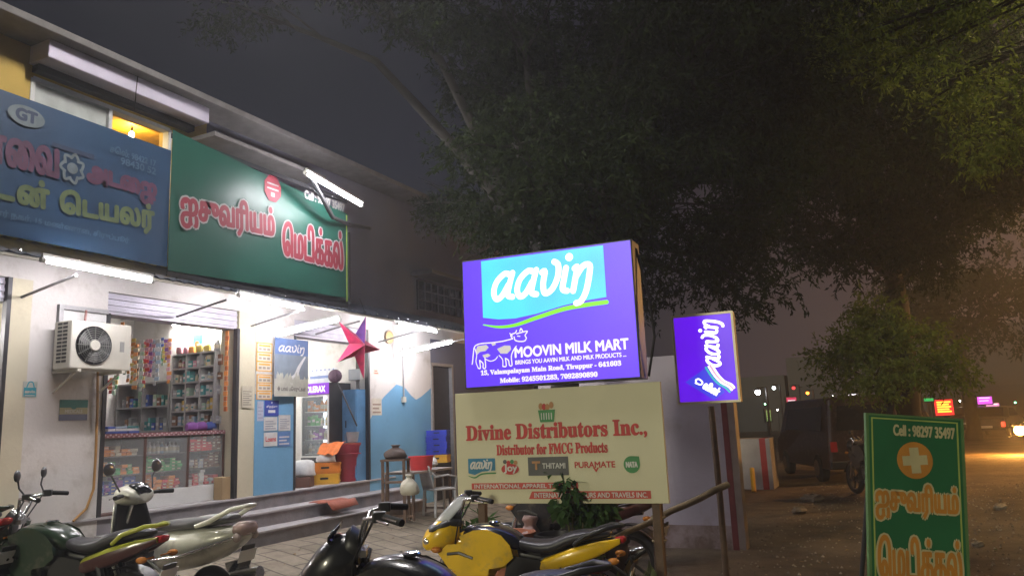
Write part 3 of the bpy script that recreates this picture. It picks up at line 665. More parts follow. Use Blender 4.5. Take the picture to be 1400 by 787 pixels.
# big milk poster hung from the shutter rail
pa, pb_ = OX(376, 461, F+.10), OX(421, 542, F+.10); W_, H_ = pb_.y-pa.y, pa.z-pb_.z
t = thing('poster', 'tall dairy poster with splashing milk hanging in front of the milk shop', 'poster', (F+.10, pa.y, pb_.z), R_(90))
mb = MB(); mb.bb((0, 0, 0), (W_, .006, H_)); mb.rect(0, H_*.30, W_, H_, -.001, 1); mb.rect(0, 0, W_, H_*.30, -.0012, 2)
mb.rect(W_*.0, H_*.72, W_, H_, -.0014, 3)
aavin(mb, W_*.10, H_*.77, W_*.88, H_*.10, -.004, 0)
mb.stroke([(W_*.9, H_*.70), (W_*.72, H_*.52), (W_*.62, H_*.36), (W_*.5, H_*.28)], [.03, .06, .09, .12], -.003, 0)
for k in range(26):
    x_ = random.uniform(.08, .95)*W_; mb.stroke([(x_, H_*.26), (x_+random.uniform(-.06, .06), H_*random.uniform(.30, .42))], [.07, .008], -.0032-.0001*k, 2)
text(mb, '◆ பால் பொருட்கள்', W_*.08, H_*.08, W_*.92, H_*.17, -.004, 4, .003)
mb.build('printed_sheet', [I(.70, .70, .70), I(.20, .25, .30), I(.50, .50, .42), I(.12, .20, .42), I(.18, .16, .15)], t)

# pink paper star lantern
sc = OX(489, 472, -7.38)
st = thing('star_lantern', 'glossy pink paper star lantern hanging from the awning edge', 'star lantern', sc, R_(84), rx=0)
mb = MB(); n5 = 10; Rr = [.53, .185]; pts = [(Rr[k % 2]*math.sin(2*math.pi*k/10+.38), Rr[k % 2]*math.cos(2*math.pi*k/10+.38)) for k in range(10)]
for s_ in (-1, 1):
    for k in range(10):
        a_, b_ = pts[k], pts[(k+1) % 10]
        mb.add([(a_[0], 0, a_[1]), (b_[0], 0, b_[1]), (0, s_*.15, 0)], [(0, 1, 2) if s_ > 0 else (0, 2, 1)], [0, 0, 0, 1, 0, 0, 0, 0, 0, 1][k] if s_ < 0 else 0)
mb.build('paper_body', [mat('pink_foil', (.78, .055, .17), .30, .25, var=.25, scale=9, bump=.15, bscale=10), mat('purple_foil', (.28, .10, .50), .25, .4, var=.3, scale=8)], st)
mb = MB()
for k in range(0, 10, 1): mb.tube([(pts[k][0], 0, pts[k][1]), (0, -.152, 0)], .004, 5)
mb.build('foil_edge', tone('pink_edge', (.85, .25, .35)), st)
mb = MB(); mb.tube([(pts[0][0], 0, pts[0][1]), (0.05, 0, .75)], .004, 5); mb.build('string', M['black_plastic'], st)

# =================================================================== INSIDE THE MEDICAL SHOP
def shelf_unit(name, label, x0, x1, y0, y1, z0, z1, rows, cols, cat='shelf'):
    t = thing(name, label, cat, ((x0+x1)/2, (y0+y1)/2, z0))
    mb = MB(); mb.bb((x0, y1-.015, z0), (x1, y1, z1)); mb.build('back_panel', M['wood_shelf'], t, world=True)
    for k in range(cols+1):
        x = x0+(x1-x0)*k/cols; mb = MB(); mb.bb((x-.012, y0, z0), (x+.012, y1-.016, z1)); mb.build('upright', M['wood_shelf'], t, world=True)
    for k in range(rows+1):
        z = z0+(z1-z0)*k/rows; mb = MB()
        for c in range(cols): mb.bb((x0+(x1-x0)*c/cols+.013, y0+.004, z-.011), (x0+(x1-x0)*(c+1)/cols-.013, y1-.016, z+.011))
        mb.build('shelf_board', M['wood_shelf'], t, world=True)
    return t
CN = {'white': (.66, .66, .64), 'pale green': (.40, .55, .42), 'pale blue': (.36, .48, .60), 'pink': (.62, .30, .36), 'yellow': (.70, .52, .12), 'brown': (.22, .10, .05), 'teal': (.06, .28, .28), 'orange': (.75, .28, .06), 'red': (.60, .06, .06), 'green': (.10, .42, .14), 'blue': (.06, .12, .45), 'purple': (.25, .08, .36), 'grey': (.40, .41, .43), 'cream': (.62, .55, .40)}
PM = {k: mat('pack_'+k.replace(' ', '_'), v, .45, var=.1) for k, v in CN.items()}
ROWW = ['lowest', 'second', 'third', 'fourth', 'fifth', 'top']
def carton(x, y, z, w_, d_, h_, col, label, group, name='medicine_box', cat='medicine'):
    mb = MB(); mb.bb((x-w_/2, y-d_/2, z), (x+w_/2, y+d_/2, z+h_)); mb.bb((x-w_/2+.004, y-d_/2-.002, z+h_*.35), (x+w_/2-.004, y-d_/2-.0005, z+h_*.6), 1)
    return tag(mb.build(name, [PM[col], PM['white' if col not in ('white', 'cream') else 'teal']]), label, cat, group)
def bottle(x, y, z, rr, h_, col, label, group, name='medicine_bottle', cat='bottle'):
    t = MB(); t.lathe([(rr*.9, 0), (rr, .004), (rr, h_*.65), (rr*.45, h_*.8), (rr*.42, h_*.86)], (x, y, z), n=10)
    t.lathe([(rr*.5, h_*.86), (rr*.5, h_)], (x, y, z), n=10, mi=1)
    t.lathe([(rr*1.02, h_*.2), (rr*1.02, h_*.55)], (x, y, z), n=10, mi=2)
    return tag(t.build(name, [PM[col], PM['white'], PM['cream']], smooth=True), label, cat, group)
SX0, SX1 = OY(236, 482, 7.9).x, -8.64
SZ0, SZ1 = 1.40, OY(280, 481, 7.9).z
shelf_unit('medicine_shelf', 'grey medicine rack with full open shelves under the inside tube light', SX0, SX1, 7.90, 8.17, SZ0, SZ1, 6, 3)
for r_i in range(1, 6):
    z = SZ0+(SZ1-SZ0)*r_i/6+.012; x = SX0+.02
    while x < SX1-.07:
        cwid = (SX1-SX0)/3; into = (x-SX0) % cwid
        if into < .015: x += .016-into
        if into > cwid-.085: x += cwid-into+.016
        k = random.random(); cw = random.choice(['white', 'white', 'grey', 'cream', 'pale green', 'pale blue', 'pink', 'brown', 'teal', 'yellow'] if r_i != 3 else ['pale green', 'white', 'teal', 'grey', 'white'])
        if k < .62:
            ww = random.uniform(.04, .075); carton(x+ww/2, 7.985+random.uniform(-.03, .02), z, ww, random.uniform(.08, .12), random.uniform(.08, .165), cw, '%s medicine carton on the %s shelf of the medicine rack' % (cw, ROWW[r_i]), 'medicine on the wall rack'); x += ww+random.uniform(.002, .012)
        elif k < .9:
            rr = random.uniform(.018, .03); bottle(x+rr, 7.99+random.uniform(-.03, .02), z, rr, random.uniform(.09, .16), cw, '%s medicine bottle on the %s shelf of the medicine rack' % (cw, ROWW[r_i]), 'medicine on the wall rack'); x += 2*rr+random.uniform(.003, .012)
        else: x += .025
# low dark rack further in
BX0, BX1 = -10.70, SX0-.06; BZ1 = OY(205, 523, 7.9).z
shelf_unit('medicine_shelf', 'lower dim rack at the back left of the medical shop behind the hanging sachets', BX0, BX1, 7.9, 8.17, 1.2, BZ1, 3, 2)
for r_i in range(0, 3):
    z = 1.2+(BZ1-1.2)*r_i/3+.012; x = BX0+.06
    while x < BX1-.06:
        cw = random.choice(['teal', 'grey', 'white', 'pale green', 'brown', 'blue'])
        if random.random() < .8: carton(x+.035, 8.0, z, random.uniform(.04, .07), .1, random.uniform(.08, .2), cw, '%s carton on the %s board of the low back rack' % (cw, ROWW[r_i]), 'cartons on the back rack')
        x += random.uniform(.072, .10)
# things on the rack top: coloured bags, framed deity print, jar, flowers
for px, cw, lab in ((242, 'purple', 'purple gift bag'), (253, 'pink', 'pink gift bag'), (249, 'pink', 'rose pink pouch'), (276, 'yellow', 'yellow pouch'), (283, 'yellow', 'golden pouch'), (262, 'orange', 'orange pouch')):
    q = OY(px, 480, 7.98); mb = MB(); mb.sec([(-.055, 0, .055, .02, .05), (-.03, 0, .06, .035, .06), (.03, 0, .06, .035, .058), (.055, 0, .05, .02, .045)], 12)
    o = mb.build('gift_pouch', PM[cw], smooth=True); o.location = (q.x, 7.94+.05*(px % 3), SZ1+.013); tag(o, lab+' on top of the medicine rack', 'pouch', 'pouches on the rack top')
q = OY(267, 480, 8.10); pf = thing('framed_picture', 'blue framed devotional picture standing on top of the medicine rack', 'picture', (q.x, 8.13, SZ1+.012))
mb = MB(); mb.bb((-.09, 0, 0), (.09, .02, .30)); mb.build('frame', PM['teal'], pf); mb = MB(); mb.rect(-.07, .025, .07, .275, -.002, 0); mb.disc(0, .16, .045, -.003, 1, 16); mb.prism([(-.05, .03), (.05, .03), (.02, .13), (-.02, .13)], -.004, -.003, 1); mb.build('print', [tone('print_blue', (.12, .42, .55)), PM['orange']], pf)
q = OY(297, 478, 7.98); bottle(q.x, 7.98, SZ1+.012, .045, .16, 'grey', 'large grey jar standing on top of the medicine rack', None, 'storage_jar', 'jar')
q = OY(311, 470, 7.85); z0 = OY(311, 562, 7.85).z; z1 = OY(311, 452, 7.85).z
mb = MB()
for k in range(16): mb.box((q.x+random.uniform(-.008, .008), 7.84, z1-(z1-z0)*(k+.5)/16), (.055, .02, (z1-z0)/16*.9), k % 2, rz=random.uniform(-.3, .3))
tag(mb.build('sachet_strip', [PM['orange'], tone('pack_dark_orange', (.6, .16, .04))]), 'long orange sachet strip hanging beside the right end of the rack', 'sachet strip', 'hanging sachet strips')
# hanging sachet strips in front of the rack
SX = [(168, 440, 505, 'orange', 'yellow'), (177, 461, 522, 'orange', 'white'), (183, 462, 524, 'yellow', 'orange'), (189, 464, 518, 'cream', 'brown'), (195, 464, 540, 'white', 'pale green'), (202, 463, 513, 'pink', 'red'), (206, 463, 515, 'pink', 'purple'), (213, 463, 527, 'white', 'grey'), (217, 463, 520, 'white', 'pale blue'), (222, 461, 474, 'blue', 'white'), (226, 466, 496, 'yellow', 'yellow'), (222, 476, 500, 'green', 'pale green'), (232, 462, 524, 'orange', 'pink'), (159, 512, 532, 'green', 'yellow'), (152, 516, 538, 'orange', 'red'), (148, 519, 531, 'red', 'orange'), (172, 460, 512, 'pale green', 'white'), (186, 470, 532, 'orange', 'cream'), (199, 466, 530, 'red', 'yellow'), (210, 464, 505, 'pale blue', 'pink'), (229, 463, 492, 'purple', 'pink'), (156, 520, 540, 'pale green', 'white')]
for k, (px, y0, y1, ca, cb) in enumerate(SX):
    a, b = OY(px, y0, 7.3+.03*(k % 4)), OY(px, y1, 7.3+.03*(k % 4)); mb = MB(); nn = max(3, int((a.z-b.z)/.055)); wv = random.uniform(.036, .046)
    for j in range(nn):
        z = a.z-(a.z-b.z)*(j+.5)/nn; mb.box((a.x+random.uniform(-.006, .006), a.y+random.uniform(-.01, .01), z), (2*wv*.86, .012, (a.z-b.z)/nn*.88), j % 2, rz=random.uniform(-.35, .35), rx=random.uniform(-.15, .15))
    o = mb.build('sachet_strip', [PM[ca], PM[cb]], bevel=.003)
    wh = ['at the far left end', 'by the air conditioner', 'second from the air conditioner', 'third from the air conditioner', 'reaching lowest', 'beside the white strips', 'just left of the white strips', 'longest of its colour', 'beside its longer twin', 'short at the top', 'right of the green one', 'under the short blue one', 'rightmost of the bunch', 'small in the low bunch', 'middle of the low bunch', 'first of the low bunch', 'half behind the first strips', 'in the second layer of the orange ones', 'between pink and white strips', 'behind the white strips', 'beside the yellow pouches', 'palest of the low bunch'][k]
    tag(o, '%s and %s sachet strip, %s' % (ca, cb, wh) if ca != cb else '%s sachet strip, %s' % (ca, wh), 'sachet strip', 'hanging sachet strips')
a, b = OY(165, 440, 7.34), OY(236, 458, 7.34); mb = MB(); mb.tube([(a.x, 7.34, a.z+.03), (SX0+.1, 7.34, a.z+.02)], .008, 6); mb.tube([(SX0+.1, 7.34, a.z+.02), (SX0+.1, 8.16, a.z+.02)], .008, 6); tag(mb.build('hanging_rail', M['steel']), 'thin steel rail from which the sachet strips hang', 'rail')
# glass front counter
CX, CY0, CY1 = -8.46, 5.98, 7.94; CZ = OX(230, 590, CX).z; cz0 = .80
ct = thing('shop_counter', 'glass fronted shop counter packed with orange, green and red packets', 'counter', (CX-.2, 7, P))
mb = MB(); mb.bb((CX-.45, CY0, P), (CX, CY1, cz0)); mb.build('plinth', M['white_paint'], ct, world=True, bevel=.006)
mb = MB(); mb.bb((CX-.45, CY0, cz0), (CX-.43, CY1, CZ-.05)); mb.build('back_panel', M['wood_shelf'], ct, world=True)
mb = MB(); mb.bb((CX-.47, CY0-.01, CZ-.05), (CX+.015, CY1+.01, CZ)); 
for k in range(54):
    y = CY0+(CY1-CY0)*(k+.5)/54; mb.bb((CX+.0152, y-.012, CZ-.045+.02*(k % 2)), (CX+.018, y+.012, CZ-.025+.02*(k % 2)), 1)
mb.build('counter_top', [M['granite'], tone('strip_pale', (.55, .40, .42))], ct, world=True)
bays = [CY0, CY0+.70, CY0+1.36, CY1]
for y in bays:
    mb = MB(); mb.bb((CX-.43, y-.02, cz0), (CX-.001, y+.02, CZ-.051)); mb.build('upright', tone('brown_frame', (.10, .05, .04)), ct, world=True)
for k in range(1, 3):
    z = cz0+(CZ-.05-cz0)*k/3; mb = MB()
    for i in range(3): mb.bb((CX-.42, bays[i]+.021, z-.006), (CX-.012, bays[i+1]-.021, z+.006))
    mb.build('shelf_board', M['steel'], ct, world=True)
for i in range(3):
    mb = MB(); mb.bb((CX-.006, bays[i]+.021, cz0), (CX-.003, bays[i+1]-.021, CZ-.052)); mb.build('glass_front', M['glass'], ct, world=True)
plan = [['blue', 'purple', 'blue'], ['orange', 'green', 'orange'], ['orange', 'orange', 'cream']], [['orange', 'red', 'orange'], ['green', 'orange', 'green'], ['white', 'pale blue', 'white']], [['grey', 'red', 'white'], ['brown', 'grey', 'brown'], ['red', 'brown', 'yellow']]
BN = ['left', 'middle', 'right']
for i in range(3):
    for r_i in range(3):
        z = cz0+(CZ-.05-cz0)*r_i/3+.008; y = bays[i]+.05
        while y < bays[i+1]-.09:
            cw = random.choice(plan[i][r_i])
            if cw in ('white', 'pale blue') and r_i == 2: bottle(CX-.10, y+.025, z, .024, random.uniform(.12, .16), cw, '%s bottle behind the glass of the %s counter bay' % (cw, 'middle'), 'goods in the counter'); y += .062; continue
            ww = random.uniform(.06, .10); nst = random.randint(2, 5)
            for q in range(nst):
                mb = MB(); mb.box((CX-.12+random.uniform(-.02, .02), y+ww/2, z+.019+.040*q), (.16, ww, .036), 0, rz=random.uniform(-.12, .12)); mb.bb((CX-.036, y+ww*.2, z+.012+.04*q), (CX-.034, y+ww*.8, z+.026+.04*q), 1)
                tag(mb.build('packet', [PM[cw], PM['cream']], bevel=.006), '%s packet piled on the %s shelf of the counter\'s %s bay' % (cw, ['bottom', 'middle', 'upper'][r_i], ['first', 'centre', 'last'][i]), 'packet', 'packets in the counter')
            y += ww+.008
for k, (px, cw) in enumerate(((146, 'blue'), (160, 'pale blue'), (176, 'teal'))):
    for q in range(3):
        p_ = OX(px, 588, CX-.2); mb = MB(); mb.box((CX-.22, p_.y, CZ+.016+.03*q), (.22, .16, .028), 0, rz=random.uniform(-.2, .2))
        tag(mb.build('newspaper_pile', PM[['blue', 'white', cw][q]], bevel=.005), ['bottom', 'middle', 'upper'][q]+' folded sheet of the %s pile on the counter' % ['first', 'second', 'third'][k], 'folded paper', 'folded papers on the counter')
for k, (px, cw) in enumerate(((262, 'purple'), (275, 'purple'), (288, 'blue'), (300, 'purple'), (312, 'pink'))):
    p_ = OX(px, 580, CX-.22); mb = MB(); mb.sec([(-.075, 0, .05, .04, .045), (-.04, 0, .062, .06, .06), (.04, 0, .064, .06, .06), (.075, 0, .05, .04, .045)], 12)
    o = mb.build('goods_bag', PM[cw], smooth=True); o.location = (CX-.22, p_.y, CZ+.004); o.rotation_euler.z = R_(80)
    tag(o, '%s plastic goods bag on the counter, %s' % (cw, ['leftmost of the row', 'second in the row', 'darkest of the row', 'fourth in the row', 'at the right end'][k]), 'bag', 'bags on the counter')
p_ = OX(310, 672, CX+.14); mb = MB(); mb.bb((CX+.03, p_.y-.13, P), (CX+.19, p_.y+.02, P+.30)); tag(mb.build('cardboard_box', M['cardboard'], bevel=.006), 'brown cardboard box standing on the floor before the counter', 'box')
mb = MB(); mb.box((F+.0-.15, 6.15, P+.012), (.30, .42, .02)); tag(mb.build('door_mat', tone('mat_brown', (.10, .05, .04))), 'dark brown doormat at the left end of the shop sill', 'doormat')

# =================================================================== INSIDE THE MILK SHOP
fy = 10.35; f0, f1 = OY(412, 560, fy), OY(450, 560, fy); ztop = OY(430, 524, fy).z; zd1 = OY(430, 540, fy).z; zd0 = OY(430, 625, fy).z
fr = thing('display_fridge', 'lit glass door display fridge with a purple header', 'fridge', ((f0.x+f1.x)/2, fy, P))
mb = MB(); X0, X1 = f0.x, f1.x
mb.bb((X0, fy, P), (X0+.03, fy+.58, ztop)); mb.bb((X1-.03, fy, P), (X1, fy+.58, ztop)); mb.bb((X0, fy+.55, P), (X1, fy+.58, ztop)); mb.bb((X0+.031, fy+.001, P), (X1-.031, fy+.549, zd0)); mb.bb((X0+.031, fy+.001, zd1), (X1-.031, fy+.549, ztop)); mb.build('cabinet', M['dark_metal'], fr, world=True)
mb = MB(); mb.bb((X0+.031, fy+.535, zd0), (X1-.031, fy+.549, zd1)); mb.build('lit_back', emat('fridge_light', (.85, .92, 1.0), 2.2), fr, world=True)
mb = MB(); mb.bb((X0, fy-.02, zd1+.012), (X1, fy-.002, ztop)); hd = mb.build('header', emat('fridge_header', (.26, .035, .62), .75), fr, world=True)
mb = MB(); text(mb, 'OLERAX', X0+.13, zd1+.05, X1-.07, ztop-.05, fy-.024, 0, .006); mb.build('header_lettering', emat('fridge_word', (.9, .85, 1), 1.1), fr, world=True)
mb = MB(); 
for xx in (X0, X1-.03): mb.bb((xx, fy-.018, zd0), (xx+.03, fy-.001, zd1))
for zz in (zd0, zd1-.03): mb.bb((X0+.031, fy-.017, zz), (X1-.031, fy-.001, zz+.03))
dr = mb.build('door', M['white_paint'], fr, world=True); mb = MB(); mb.bb((X0+.031, fy-.012, zd0+.031), (X1-.031, fy-.008, zd1-.031)); mb.build('door_glass', M['glass'], dr, world=True)
for k in range(4):
    z = zd0+.06+(zd1-zd0-.1)*k/4; mb = MB(); mb.bb((X0+.032, fy+.06, z-.008), (X1-.032, fy+.52, z)); mb.build('shelf', M['white_paint'], fr, world=True)
    x = X0+.07
    while x < X1-.06:
        cw = random.choice([['white', 'pale blue', 'grey'], ['pink', 'purple', 'white'], ['yellow', 'green', 'white'], ['orange', 'orange', 'brown']][k])
        if random.random() < .55: carton(x, fy+.16, z, .065, .08, random.uniform(.10, .2), cw, '%s carton on the %s shelf in the lit fridge' % (cw, ROWW[k]), 'cold goods in the fridge', 'milk_carton', 'carton')
        else: bottle(x, fy+.16, z, .032, random.uniform(.15, .22), cw, '%s bottle on the %s shelf in the lit fridge' % (cw, ROWW[k]), 'cold goods in the fridge', 'drink_bottle', 'bottle')
        x += random.uniform(.075, .10)
# poster strip of bottles above the fridge
pz0, pz1 = OY(430, 523, fy-.03).z, OY(430, 504, fy-.03).z; pt = thing('poster', 'pale poster strip showing a row of milk bottles above the fridge', 'poster', (X0+.02, fy+.2, pz0+.01))
mb = MB(); w_ = X1-X0-.02; h_ = pz1-pz0; mb.bb((0, 0, 0), (w_, .006, h_)); 
for k in range(6): mb.rect(w_*(.06+.155*k), h_*.3, w_*(.14+.155*k), h_*.86, -.001, 1); mb.rect(w_*(.075+.155*k), h_*.86, w_*(.125+.155*k), h_*.98, -.001, 2)
mb.rect(0, h_*.32, w_, h_*.52, -.002, 2); mb.build('printed_sheet', [I(.62, .64, .70), I(.72, .72, .74), I(.18, .25, .50)], pt)
# blue steel cupboard against the right wall
c0, c1 = OY(465, 560, 10.9), OY(496, 560, 10.9); zt = OY(480, 533, 10.9).z
cb = thing('steel_cupboard', 'blue two door steel cupboard behind the water bottles', 'cupboard', ((c0.x+c1.x)/2, 10.9, P)); wm = (c0.x+c1.x)/2
bm = tone('cupboard_blue', (.10, .26, .48), rough=.45)
mb = MB(); mb.bb((c0.x, 10.72, P), (c1.x, 11.09, zt)); mb.build('cabinet', bm, cb, world=True)
for a_, b_ in ((c0.x+.01, wm-.004), (wm+.004, c1.x-.01)):
    mb = MB(); mb.bb((a_, 10.70, P+.05), (b_, 10.718, zt-.02)); d2 = mb.build('door', bm, cb, world=True, bevel=.004)
    mb = MB(); hx_ = b_-.05 if a_ < wm-.05 and b_ < wm else a_+.03; mb.bb((hx_, 10.685, P+.9), (hx_+.02, 10.699, P+1.02)); mb.build('handle', M['steel'], d2, world=True)
mb = MB(); q = OY(487, 512, 11.08); mb.bb((q.x-.14, 11.03, q.z-.1), (q.x+.14, 11.099, q.z+.1)); tag(mb.build('meter_box', tone('meter_grey', (.25, .26, .28)), bevel=.01), 'grey electric meter box high on the milk shop wall', 'meter box')
# long handled cobweb brush leaning on the wall
h0, h1 = OY(458, 514, 10.5), OY(488, 582, 10.6); wb = thing('cobweb_brush', 'long handled round cobweb brush leaning beside the blue cupboard', 'brush', h1)
mb = MB(); mb.tube([h0, h1], .014, 8); mb.build('handle', M['dark_metal'], wb, world=True)
mb = MB(); mb.ball(h0, .12, 14, sq=(1.1, .8, 1)); hdn = mb.build('brush_head', tone('brush_maroon', (.10, .05, .09), bump=1, bscale=50), wb, world=True)
# water bottles and basket on a low ledge
def onfl(px, py, back=.30): q = OX(px, py, F-back); return Vector((q.x, q.y, P))
tb = Vector((F-.27, 10.73, P))
t = thing('plastic_tub', 'large dark red plastic tub on the milk shop floor', 'tub', tb)
rr = .235; mb = MB(); mb.lathe([(rr*.8, 0), (rr*.83, .01), (rr*.98, .58), (rr*1.05, .60), (rr*1.05, .62), (rr*.95, .62), (rr*.8, .05), (.001, .04)], tb, n=28); mb.build('body', M['dark_red'], t, world=True, smooth=True)
mb = MB(); mb.lathe([(rr*1.03, .45), (rr*1.05, .46), (rr*1.03, .47)], tb, n=28, closed=True); mb.build('rim_band', M['dark_red'], t, world=True)
lid = tb.z+.62
mb = MB(); mb.lathe([(.001, 0), (rr*1.06, 0), (rr*1.06, .02), (.001, .025)], (tb.x, tb.y, lid), n=24); tag(mb.build('tub_lid', tone('tub_lid', (.45, .10, .06))), 'flat red brown lid covering the large tub', 'lid')
for k in range(3):
    mb = MB(); c_ = Vector((tb.x-.17+.085*k, tb.y+.02*(k % 2), lid+.026)); mb.lathe([(.034, 0), (.038, .01), (.038, .06), (.034, .075), (.038, .09), (.038, .15), (.014, .19), (.014, .205)], c_, n=14); o = mb.build('water_bottle', tone('bottle_plastic', (.22, .32, .44), rough=.12), smooth=True)
    tag(o, ['first', 'middle', 'last'][k]+' pale blue water bottle in the row on the tub lid', 'water bottle', 'water bottles on the tub')
mb = MB(); c_ = Vector((tb.x+.13, tb.y, lid+.026)); mb.lathe([(.07, 0), (.09, .01), (.11, .17), (.115, .18), (.10, .18), (.08, .02), (.001, .02)], c_, n=20); tag(mb.build('bucket', PM['grey'], smooth=True), 'small grey bucket beside the water bottles on the tub', 'bucket')
# orange cloth draped from tub over the crates
def cloth(name, label, pts_top, m, drop, wdt, cat='cloth', thick=.01):
    n1, n2 = len(pts_top), 9; mb = MB(); vs = []
    for i, p in enumerate(pts_top):
        for j in range(n2):
            v = j/(n2-1); q = Vector(p)+Vector((wdt*v*.25, -wdt*v*.95, -drop[i]*max(0, v-.45)/.55))
            q += Vector((random.uniform(-.015, .015), random.uniform(-.015, .015), random.uniform(-.012, .012)+.02*math.sin(3*i+5*v))); vs.append(q)
    mb.add(vs, [(i*n2+j, i*n2+j+1, (i+1)*n2+j+1, (i+1)*n2+j) for i in range(n1-1) for j in range(n2-1)])
    o = mb.build(name, m, smooth=True); sm = o.modifiers.new('thick', 'SOLIDIFY'); sm.thickness = thick; ss = o.modifiers.new('sub', 'SUBSURF'); ss.levels = ss.render_levels = 2
    return tag(o, label, cat)
cA, cB = onfl(424, 657), onfl(464, 657)
def crate(name, label, c, w_, d_, h_, m, rz, group=None):
    t = thing(name, label, 'crate', c, rz, group); mb = MB(); tk = .015
    mb.bb((-w_/2, -d_/2, 0), (w_/2, d_/2, tk)); 
    for s_ in (-1, 1):
        mb.bb((-w_/2, s_*(d_/2-tk/2)-tk/2, tk), (w_/2, s_*(d_/2-tk/2)+tk/2, h_)); mb.bb((s_*(w_/2-tk/2)-tk/2, -d_/2+tk, tk), (s_*(w_/2-tk/2)+tk/2, d_/2-tk, h_))
    mb.build('body', m, t, bevel=.004)
    mb = MB()
    for zz in (.15, .82):
        for s_ in (-1, 1): mb.bb((-w_/2-.006, s_*(d_/2+.004)-.005, h_*zz), (w_/2+.006, s_*(d_/2+.004)+.005, h_*(zz+.13))); mb.bb((s_*(w_/2+.004)-.005, -d_/2, h_*zz), (s_*(w_/2+.004)+.005, d_/2, h_*(zz+.13)))
    for k in range(7):
        for s_ in (-1, 1): mb.bb((-w_/2+w_*(k+.5)/7-.006, s_*(d_/2+.003)-.004, h_*.28), (-w_/2+w_*(k+.5)/7+.006, s_*(d_/2+.003)+.004, h_*.82))
    mb.build('rib_band', m, t)
    for s_ in (-1, 1):
        mb = MB(); mb.bb((-w_*.14, s_*(d_/2+.006)-.006, h_*.48), (w_*.14, s_*(d_/2+.006)+.006, h_*.66)); mb.build('hand_hole', M['black_plastic'], t)
    return t
cr = R_(35); cm_ = (cA+cB)/2
crate('crate', 'yellow orange plastic crate on the milk shop sill, lower of the pair', cm_, .46, .34, .17, M['yellow_plastic'], cr)
crate('crate', 'bright orange plastic crate stacked on the yellow one', cm_+Vector((.01, .01, .172)), .46, .34, .17, M['orange_plastic'], cr)
cloth('cloth', 'bright orange cloth hanging in folds over the tub edge', [Vector((F-.52+.075*i, 10.50+.03*(i % 3)-.02*i, P+.665+.02*math.sin(2*i))) for i in range(8)], M['orange_cloth'], [.16+.06*(i % 2) for i in range(8)], .42)
def bag(name, label, c, sx, sy, sz, m, cat='bag', group=None, tie=True):
    mb = MB(); secs = [(.26, 0), (.44, .03), (.5, .18), (.49, .40), (.40, .58), (.22, .74), (.11, .82), (.17, .92), (.24, 1.0)] if tie else [(.42, 0), (.5, .06), (.5, .4), (.46, .8), (.34, .97), (.05, 1.0)]
    rings = []
    for a_, h_ in secs: rings.append([Vector((c[0]+sx*a_*math.cos(t)*(1+.12*math.sin(3*t+7*h_)+random.uniform(-.14, .14)), c[1]+sy*a_*math.sin(t)*(1+.12*math.cos(2*t+5*h_)+random.uniform(-.14, .14)), c[2]+sz*(h_+random.uniform(-.05, .05)*min(1, 6*h_)))) for t in [2*math.pi*k/18 for k in range(18)]])
    mb.loft(rings); o = mb.build(name, m, smooth=True); ss = o.modifiers.new('sub', 'SUBSURF'); ss.levels = ss.render_levels = 1
    return tag(o, label, cat, group)
q = onfl(412, 660); bag('plastic_bag', 'white plastic bag lying on the brown carton beside the crates', q+Vector((0, .05, .16)), .40, .36, .26, M['white_cloth'], tie=False)
mb = MB(); mb.box(q+Vector((0, .0, .08)), (.34, .30, .155), rz=.5); tag(mb.build('carton', tone('carton_brown', (.14, .06, .04)), bevel=.005), 'dark brown carton low beside the blue pillar', 'carton')
q = OZ(408, 648, P); bag('sack', 'khaki sack standing inside behind the blue pillar', q+Vector((-.1, .9, 0)), .36, .36, .62, M['sack'])
q = cm_+Vector((-.0, .02, .345)); bag('plastic_bag', 'crumpled white bag on top of the orange crate', q, .36, .26, .14, M['white_cloth'], tie=False)
b0, b1 = onfl(484, 650), OX(503, 572, F-.05); t = thing('mop', 'mop with a pale stick leaning on the shop doorway', 'mop', b0)
mb = MB(); mb.tube([b0+Vector((0, 0, .05)), b1], .012, 8); mb.build('stick', tone('pale_stick', (.62, .52, .50)), t, world=True)
mb = MB(); mb.lathe([(.05, .12), (.09, .05), (.11, .0), (.001, 0)], b0, n=12); mb.build('mop_head', M['dark_red'], t, world=True)
q = onfl(495, 651); mb = MB(); mb.tube([q+Vector((0, 0, .01)), q+Vector((.1, .25, .22))], [.05, .015], 8); tag(mb.build('hand_broom', tone('straw', (.32, .16, .10), bump=.6)), 'short straw hand broom lying next to the mop', 'broom')
q = onfl(470, 654); mb = MB(); mb.lathe([(.03, 0), (.035, .02), (.03, .13), (.012, .17), (.012, .2)], q, n=12); tag(mb.build('water_bottle', tone('bottle_clear', (.42, .44, .42), rough=.1), smooth=True), 'single clear bottle on the sill in front of the tub', 'water bottle')
q = OX(458, 683, -7.9); q2 = OZ(458, 684, .395)
mb = MB(); n2 = 6; vs = [(q2.x-.24+.09*i+random.uniform(-.02, .02), q2.y-.32+.13*j+random.uniform(-.02, .02), .402+.012*math.sin(2*i+j)+(-.10*(i-4) if i > 4 else 0)) for j in range(n2) for i in range(n2)]
mb.add(vs, [(j*n2+i, j*n2+i+1, (j+1)*n2+i+1, (j+1)*n2+i) for j in range(n2-1) for i in range(n2-1)]); o = mb.build('doormat_cloth', tone('rust_cloth', (.33, .09, .05), bump=.5), smooth=True); o.modifiers.new('thick', 'SOLIDIFY').thickness = .01; tag(o, 'rust red cloth lying on the second stone step', 'cloth')

